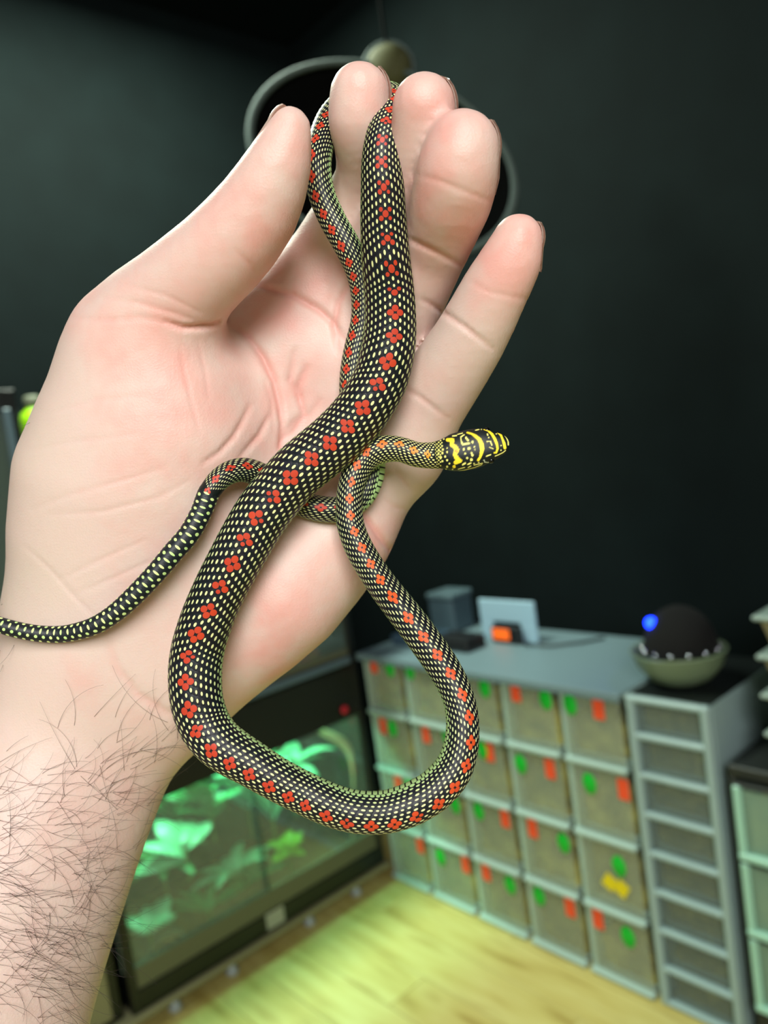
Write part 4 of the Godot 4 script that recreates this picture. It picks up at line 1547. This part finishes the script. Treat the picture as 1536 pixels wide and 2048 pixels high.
# folds of the skin: depth in millimetres, width in pixels, then points
const FOLDS := [
	[2.175, 6.0, 330, 644, 366, 656, 400, 655, 424, 652, 452, 642], [0.55, 5.0, 148, 636, 223, 640, 277, 634, 330, 644], [0.495, 5.0, 208, 596, 280, 606, 346, 626, 408, 648], [0.385, 4.5, 250, 570, 330, 590, 400, 625],
	[2.32, 7.0, 470, 650, 498, 675, 526, 714, 549, 762, 560, 807, 566, 850, 562, 895], [1.885, 6.5, 613, 735, 597, 775, 602, 805, 609, 830, 590, 860, 568, 884], [1.305, 6.0, 500, 812, 485, 845, 468, 874, 440, 905, 408, 926],
	[1.305, 6.0, 540, 830, 520, 870, 480, 915], [2.03, 6.5, 520, 572, 584, 589, 638, 619, 663, 643, 694, 686], [1.305, 6.0, 816, 478, 862, 500, 924, 531], [1.015, 5.5, 845, 600, 880, 620, 930, 655, 985, 698], [0.66, 5.5, 790, 768, 840, 795, 895, 838],
	[1.885, 6.5, 716, 1014, 732, 1034, 750, 1058, 769, 1085, 784, 1106], [1.015, 6.0, 786, 936, 804, 960, 822, 985], [0.44, 5.0, 770, 1000, 790, 1015, 815, 1020],
	[0.385, 5.0, 48, 1092, 99, 1138, 148, 1193, 190, 1234, 215, 1262], [0.385, 5.0, 64, 1019, 140, 990, 247, 960, 330, 935], [0.385, 5.0, 100, 1030, 200, 1024, 317, 995, 380, 960], [0.33, 5.0, 60, 900, 160, 882, 270, 868], [0.33, 5.0, 90, 830, 190, 800, 300, 790],
	[0.385, 5.0, 120, 1160, 200, 1120, 290, 1080], [0.33, 5.0, 150, 1190, 240, 1150, 330, 1110], [1.16, 10.0, 215, 1285, 235, 1340, 275, 1390, 330, 1425, 380, 1440], [0.385, 4.5, 360, 690, 368, 740, 382, 800, 400, 870], [0.33, 4.5, 395, 680, 410, 740, 418, 800],
	[1.16, 6.0, 590, 700, 580, 760, 600, 800], [1.015, 6.0, 640, 800, 615, 840, 590, 880], [0.385, 5.0, 470, 500, 500, 530, 520, 560], [0.385, 5.0, 835, 350, 880, 362, 960, 395, 990, 405], [0.33, 5.0, 935, 560, 980, 585, 1060, 600],
	[1.8, 7.0, 676, 700, 668, 650, 676, 605, 700, 560], [1.0, 6.0, 560, 900, 575, 860, 600, 830], [0.8, 6.0, 530, 760, 545, 800, 548, 860]]
# pinker (positive) and paler places of the skin: x, y, reach, strength
const BLUSH := [[880, 430, 120, 0.9], [915, 300, 100, 0.55], [1010, 560, 95, 0.9], [1040, 470, 60, 0.7], [505, 440, 130, 0.8], [590, 280, 60, 0.55], [720, 200, 90, 0.7], [845, 210, 90, 0.6], [310, 740, 160, 0.75], [350, 920, 170, 0.35], [230, 620, 120, 0.4], [560, 620, 110, 0.6], [640, 540, 90, 0.5], [600, 820, 130, 0.5],
	[600, 1220, 170, 0.75], [560, 1330, 110, 0.45], [760, 1080, 70, 0.8], [850, 780, 110, 0.35], [280, 1180, 110, 0.25], [150, 1350, 60, 0.4], [190, 1520, 160, 0.25], [60, 880, 120, -0.6], [40, 1180, 130, -0.7], [120, 720, 80, -0.4], [900, 720, 110, -0.15], [100, 1450, 140, -0.35], [200, 1750, 220, 0.12], [690, 1240, 70, -0.5], [830, 1000, 60, -0.3]]

func build_hand() -> void:
	make_bones()
	var net := surface_nets(0.0015)
	var V: PackedVector3Array = net[0]
	var Q: PackedInt32Array = net[1]
	relax(V, Q, 0.5)
	relax(V, Q, 0.5)
	relax(V, Q, 0.4)
	Q = subdivide(V, Q)
	relax(V, Q, 0.5)
	relax(V, Q, 0.5)
	var N := normals_of(V, Q)
	# sign of the winding
	var sgn := 1.0
	var probe := 0.0
	near_bones(V[0], 1.0)
	probe = field(V[0] + N[0] * 0.001) - field(V[0] - N[0] * 0.001)
	if probe < 0.0:
		sgn = -1.0
	var C := PackedColorArray()
	C.resize(V.size())
	var fine := FastNoiseLite.new()
	fine.seed = 4
	fine.frequency = 260.0
	fine.fractal_octaves = 3
	var coarse := FastNoiseLite.new()
	coarse.seed = 8
	coarse.frequency = 75.0
	coarse.fractal_octaves = 3
	var base := lin(217, 191, 180)
	var pink := lin(222, 167, 156)
	var pale := lin(212, 195, 177)
	var boxes2 := []
	for f in FOLDS:
		var a := Vector2(9999, 9999)
		var b := -a
		for i in range(2, f.size(), 2):
			a = a.min(Vector2(f[i], f[i + 1]))
			b = b.max(Vector2(f[i], f[i + 1]))
		boxes2.append(Rect2(a, b - a).grow(f[1] * 2.6))
	for i in V.size():
		var p := V[i]
		var n := N[i] * sgn
		var px := 768.0 + FP * p.x / -p.z
		var py := 1024.0 - FP * p.y / -p.z
		var deep := 0.0
		if n.z > 0.05:
			var pt := Vector2(px, py)
			for k in FOLDS.size():
				if not (boxes2[k] as Rect2).has_point(pt):
					continue
				var f: Array = FOLDS[k]
				var best := 1e9
				var along := 0.0
				var cnt: int = (f.size() - 2) / 2
				for s in cnt - 1:
					var a := Vector2(f[2 + s * 2], f[3 + s * 2])
					var ab := Vector2(f[4 + s * 2], f[5 + s * 2]) - a
					var h := clampf((pt - a).dot(ab) / ab.length_squared(), 0.0, 1.0)
					var e := (pt - a - ab * h).length_squared()
					if e < best:
						best = e
						along = (s + h) / (cnt - 1)
				var w: float = f[1]
				deep += f[0] * 0.00055 * exp(-best / (w * w)) * pow(sin(PI * clampf(along * 0.9 + 0.05, 0.0, 1.0)), 0.5)
		var blush := 0.0
		for b in BLUSH:
			var dx: float = px - b[0]
			var dy: float = py - b[1]
			var rr: float = b[2]
			var d2 := (dx * dx + dy * dy) / (rr * rr)
			if d2 < 4.0:
				blush += b[3] * exp(-d2)
		var mott := coarse.get_noise_3dv(p)
		var grain := fine.get_noise_3dv(p)
		blush = blush * (0.75 + 0.6 * mott) + 0.22 * mott + 0.12 * grain + minf(deep * 600.0, 0.7)
		var c := base.lerp(pink, clampf(blush, 0.0, 1.0)) if blush > 0.0 else base.lerp(pale, clampf(-blush, 0.0, 1.0))
		C[i] = c
		V[i] = p - n * (deep - grain * 0.00004)
	N = normals_of(V, Q)
	var I := PackedInt32Array()
	for i in range(0, Q.size(), 4):
		if sgn > 0.0:
			I.append_array([Q[i], Q[i + 1], Q[i + 2], Q[i], Q[i + 2], Q[i + 3]])
		else:
			I.append_array([Q[i], Q[i + 2], Q[i + 1], Q[i], Q[i + 3], Q[i + 2]])
	if sgn < 0.0:
		for i in N.size():
			N[i] = -N[i]
	# orientation of the faces: clockwise seen from outside
	var fn := (V[I[1]] - V[I[0]]).cross(V[I[2]] - V[I[0]])
	if fn.dot(N[I[0]]) > 0.0:
		for i in range(0, I.size(), 3):
			var t := I[i + 1]
			I[i + 1] = I[i + 2]
			I[i + 2] = t
	var org := cs(190, 1380, 0.24)
	for i in V.size():
		V[i] -= org
	var root := thing("hand", Vector3.ZERO, "bare left hand and hairy forearm, palm to the viewer, holding the snake between its fingers", "hand")
	root.transform = Transform3D(cb, EYE + cb * org)
	var skin := StandardMaterial3D.new()
	skin.resource_name = "skin"
	skin.vertex_color_use_as_albedo = true
	skin.roughness = 0.46
	skin.metallic_specular = 0.42
	skin.subsurf_scatter_enabled = true
	skin.subsurf_scatter_strength = 0.12
	skin.normal_enabled = true
	var nt := noise_tex(0.09, [], 21, 512, FastNoiseLite.TYPE_CELLULAR)
	nt.as_normal_map = true
	nt.bump_strength = 1.6
	skin.normal_texture = nt
	skin.normal_scale = 0.8
	skin.uv1_triplanar = true
	skin.uv1_scale = Vector3(34, 34, 34)
	part(root, "skin", arr(V, N, I, C), skin)
	build_nails(root, org)
	build_hair(root, org)

func build_nails(root: Node3D, org: Vector3) -> void:
	var m := mat("fingernail", Color(0.93, 0.84, 0.79), 0.28)
	m.backlight_enabled = true
	m.backlight = Color(0.85, 0.75, 0.7)
	var specs := [  # chain, back direction
		[10, Vector3(-0.78, 0.35, -0.45), 1.0], [11, Vector3(0.80, 0.12, -0.60), 1.0], [12, Vector3(0.72, 0.30, -0.62), 1.0], [13, Vector3(0.75, 0.35, -0.58), 1.0], [14, Vector3(0.85, 0.20, -0.50), 1.0]]
	for s in specs:
		var nodes: Array = BONES[s[0]][2]
		var e: Array = nodes[nodes.size() - 1]
		var f: Array = nodes[nodes.size() - 2]
		var c := cs(e[0], e[1], e[2])
		var r: float = e[3] * e[2] / FP
		var ax := (c - cs(f[0], f[1], f[2])).normalized()
		var bk: Vector3 = s[1]
		bk = (bk - ax * bk.dot(ax)).normalized()
		var sd := ax.cross(bk)
		var r0: float = f[3] * f[2] / FP
		var L := (c - cs(f[0], f[1], f[2])).length()
		var V := PackedVector3Array()
		var N := PackedVector3Array()
		var I := PackedInt32Array()
		var nu := 14
		var nv := 12
		for side in 2:
			for j in nv + 1:
				var v := float(j) / nv
				var t := lerpf(-0.95, 0.84, v) * r
				var rad: float
				if t <= 0.0:
					rad = lerpf(r, r0, clampf(-t / L, 0.0, 1.0))
				else:
					rad = sqrt(maxf(r * r - t * t * 0.92, 0.0))
				rad += 0.0003 + 0.0003 * v
				if side == 1:
					rad -= 0.0008
				for i in nu + 1:
					var u := float(i) / nu * 2.0 - 1.0
					var spread := 1.02 * sqrt(maxf(1.0 - pow(absf(2.0 * v - 1.0), 5.0) * 0.35, 0.0))
					var ph := u * spread
					var d := bk * cos(ph) + sd * sin(ph)
					V.append(c + ax * t + d * rad - org)
					N.append(((d + ax * maxf(t, 0.0) / r * 0.7) * (1.0 if side == 0 else -1.0)).normalized())
		var off := (nu + 1) * (nv + 1)
		for j in nv:
			for i in nu:
				var a := j * (nu + 1) + i
				var b := a + nu + 1
				I.append_array([a, b + 1, a + 1, a, b, b + 1])
				I.append_array([off + a, off + a + 1, off + b + 1, off + a, off + b + 1, off + b])
		for j in nv:
			for i in [0, nu]:
				var a: int = j * (nu + 1) + i
				var b := a + nu + 1
				I.append_array([a, b, off + b, a, off + b, off + a])
		for i in nu:
			for j in [0, nv]:
				var a: int = j * (nu + 1) + i
				I.append_array([a, a + 1, off + a + 1, a, off + a + 1, off + a])
		part(root, "fingernail", arr(V, N, I), m)

func build_hair(root: Node3D, org: Vector3) -> void:
	# depth of the forearm under the hairs
	var gx := 24
	var gy := 40
	var gw := 20.0
	var x0 := -60.0
	var y0 := 1300.0
	var depth := PackedFloat32Array()
	near_bones(cs(150, 1700, 0.23), 0.3)
	for j in gy:
		for i in gx:
			var dir := cs(x0 + i * gw, y0 + j * gw, 1.0)
			var t := 0.16
			var got := 0.0
			for k in 26:
				var d := field(dir * t)
				if d < 0.0002:
					got = t
					break
				t += d * 0.9 / dir.length()
				if t > 0.27:
					break
			depth.append(got)
	var V := PackedVector3Array()
	var N := PackedVector3Array()
	var I := PackedInt32Array()
	var h := RandomNumberGenerator.new()
	h.seed = 77
	var made := 0
	var tries := 0
	while made < 400 and tries < 6000:
		tries += 1
		var y := h.randf_range(1430.0, 2090.0)
		var xr := 352.0 - 0.42 * (y - 1545.0) if y > 1500.0 else 372.0
		var x := h.randf_range(-40.0, xr)
		var dens := clampf((y - 1470.0 + 0.25 * x) / 130.0, 0.05, 1.0)
		if y > 1930.0:
			dens *= clampf((2060.0 - y) / 130.0, 0.25, 1.0)
		if h.randf() > dens:
			continue
		var u := clampf((y - 1450.0) / 550.0, 0.0, 1.0)
		var ang := lerpf(-0.75, 0.12, minf(u * 1.6, 1.0)) + h.randfn(0.0, 0.38)
		var stray := h.randf() < 0.16
		if stray:
			ang += h.randf_range(0.8, 2.2) * (1.0 if h.randf() < 0.6 else -1.0)
		var L := h.randf_range(50.0, 140.0) * (1.25 if stray else 1.0)
		var curl := h.randfn(0.0, 0.7) + (0.35 if h.randf() < 0.5 else -0.5)
		var n := 9
		var pts := []
		var rad := []
		var px := x
		var py := y
		var dlast := 0.0
		var lift := h.randf_range(0.0004, 0.0022)
		var ok := true
		for k in n + 1:
			var f := float(k) / n
			var fx := clampf((px - x0) / gw, 0.0, gx - 1.001)
			var fy := clampf((py - y0) / gw, 0.0, gy - 1.001)
			var ix := int(fx)
			var iy := int(fy)
			var d00 := depth[iy * gx + ix]
			var d10 := depth[iy * gx + ix + 1]
			var d01 := depth[(iy + 1) * gx + ix]
			var d11 := depth[(iy + 1) * gx + ix + 1]
			var d := dlast
			if d00 > 0.0 and d10 > 0.0 and d01 > 0.0 and d11 > 0.0:
				d = lerpf(lerpf(d00, d10, fx - ix), lerpf(d01, d11, fx - ix), fy - iy)
				if dlast > 0.0:
					d = minf(d, dlast + 0.0008)
			elif dlast == 0.0:
				ok = false
				break
			dlast = d
			pts.append(cs(px, py, d - 0.0001 - lift * sin(minf(f * 2.2, PI * 0.5)) * (0.4 + 0.6 * f)) - org)
			rad.append(0.000037 * (1.0 - 0.7 * f) + 0.00001)
			px += cos(ang) * L / n
			py += sin(ang) * L / n
			ang += curl / n
		if not ok:
			continue
		made += 1
		add_hair(V, N, I, pts, rad)
	# a few hairs at the wrist's outer edge
	for q in [[4, 1075, -0.9, 46], [0, 1180, -0.5, 30], [2, 1210, -0.6, 24], [28, 1290, 2.0, 50], [0, 1300, 1.8, 40], [60, 845, 2.6, 22], [12, 1000, -2.6, 26], [6, 1330, 1.9, 30]]:
		var dir := cs(q[0], q[1], 1.0)
		near_bones(cs(q[0], q[1], 0.23), 0.07)
		var t := 0.17
		for k in 30:
			var d := field(dir * t)
			if d < 0.0002 or t > 0.25:
				break
			t += d * 0.9 / dir.length()
		if t > 0.25:
			continue
		var pts := []
		var rad := []
		var px: float = q[0]
		var py: float = q[1]
		var ang: float = q[2]
		for k in 8:
			pts.append(cs(px, py, t - 0.0002 - 0.0012 * k / 7.0) - org)
			rad.append(0.00005 * (1.0 - 0.09 * k))
			px += cos(ang) * q[3] / 7.0
			py += sin(ang) * q[3] / 7.0
			ang += 0.07
		add_hair(V, N, I, pts, rad)
	var o := part(root, "arm_hair", arr(V, N, I), mat("arm hair", Color(0.17, 0.12, 0.10), 0.5))
	tag(o, "", "", "", "stuff")

func add_hair(V: PackedVector3Array, N: PackedVector3Array, I: PackedInt32Array, pts: Array, rad: Array) -> void:
	var base := V.size()
	var n := pts.size()
	for i in n:
		var t: Vector3 = (pts[mini(i + 1, n - 1)] - pts[maxi(i - 1, 0)]).normalized()
		var u := (Vector3.BACK - t * t.z).normalized()
		var w := t.cross(u)
		for k in 3:
			var a := TAU * k / 3.0
			var d := u * cos(a) + w * sin(a)
			V.append(pts[i] + d * rad[i])
			N.append(d)
	for i in n - 1:
		for k in 3:
			var a := base + i * 3 + k
			var b := base + i * 3 + (k + 1) % 3
			I.append_array([a, b + 3, b, a, a + 3, b + 3])
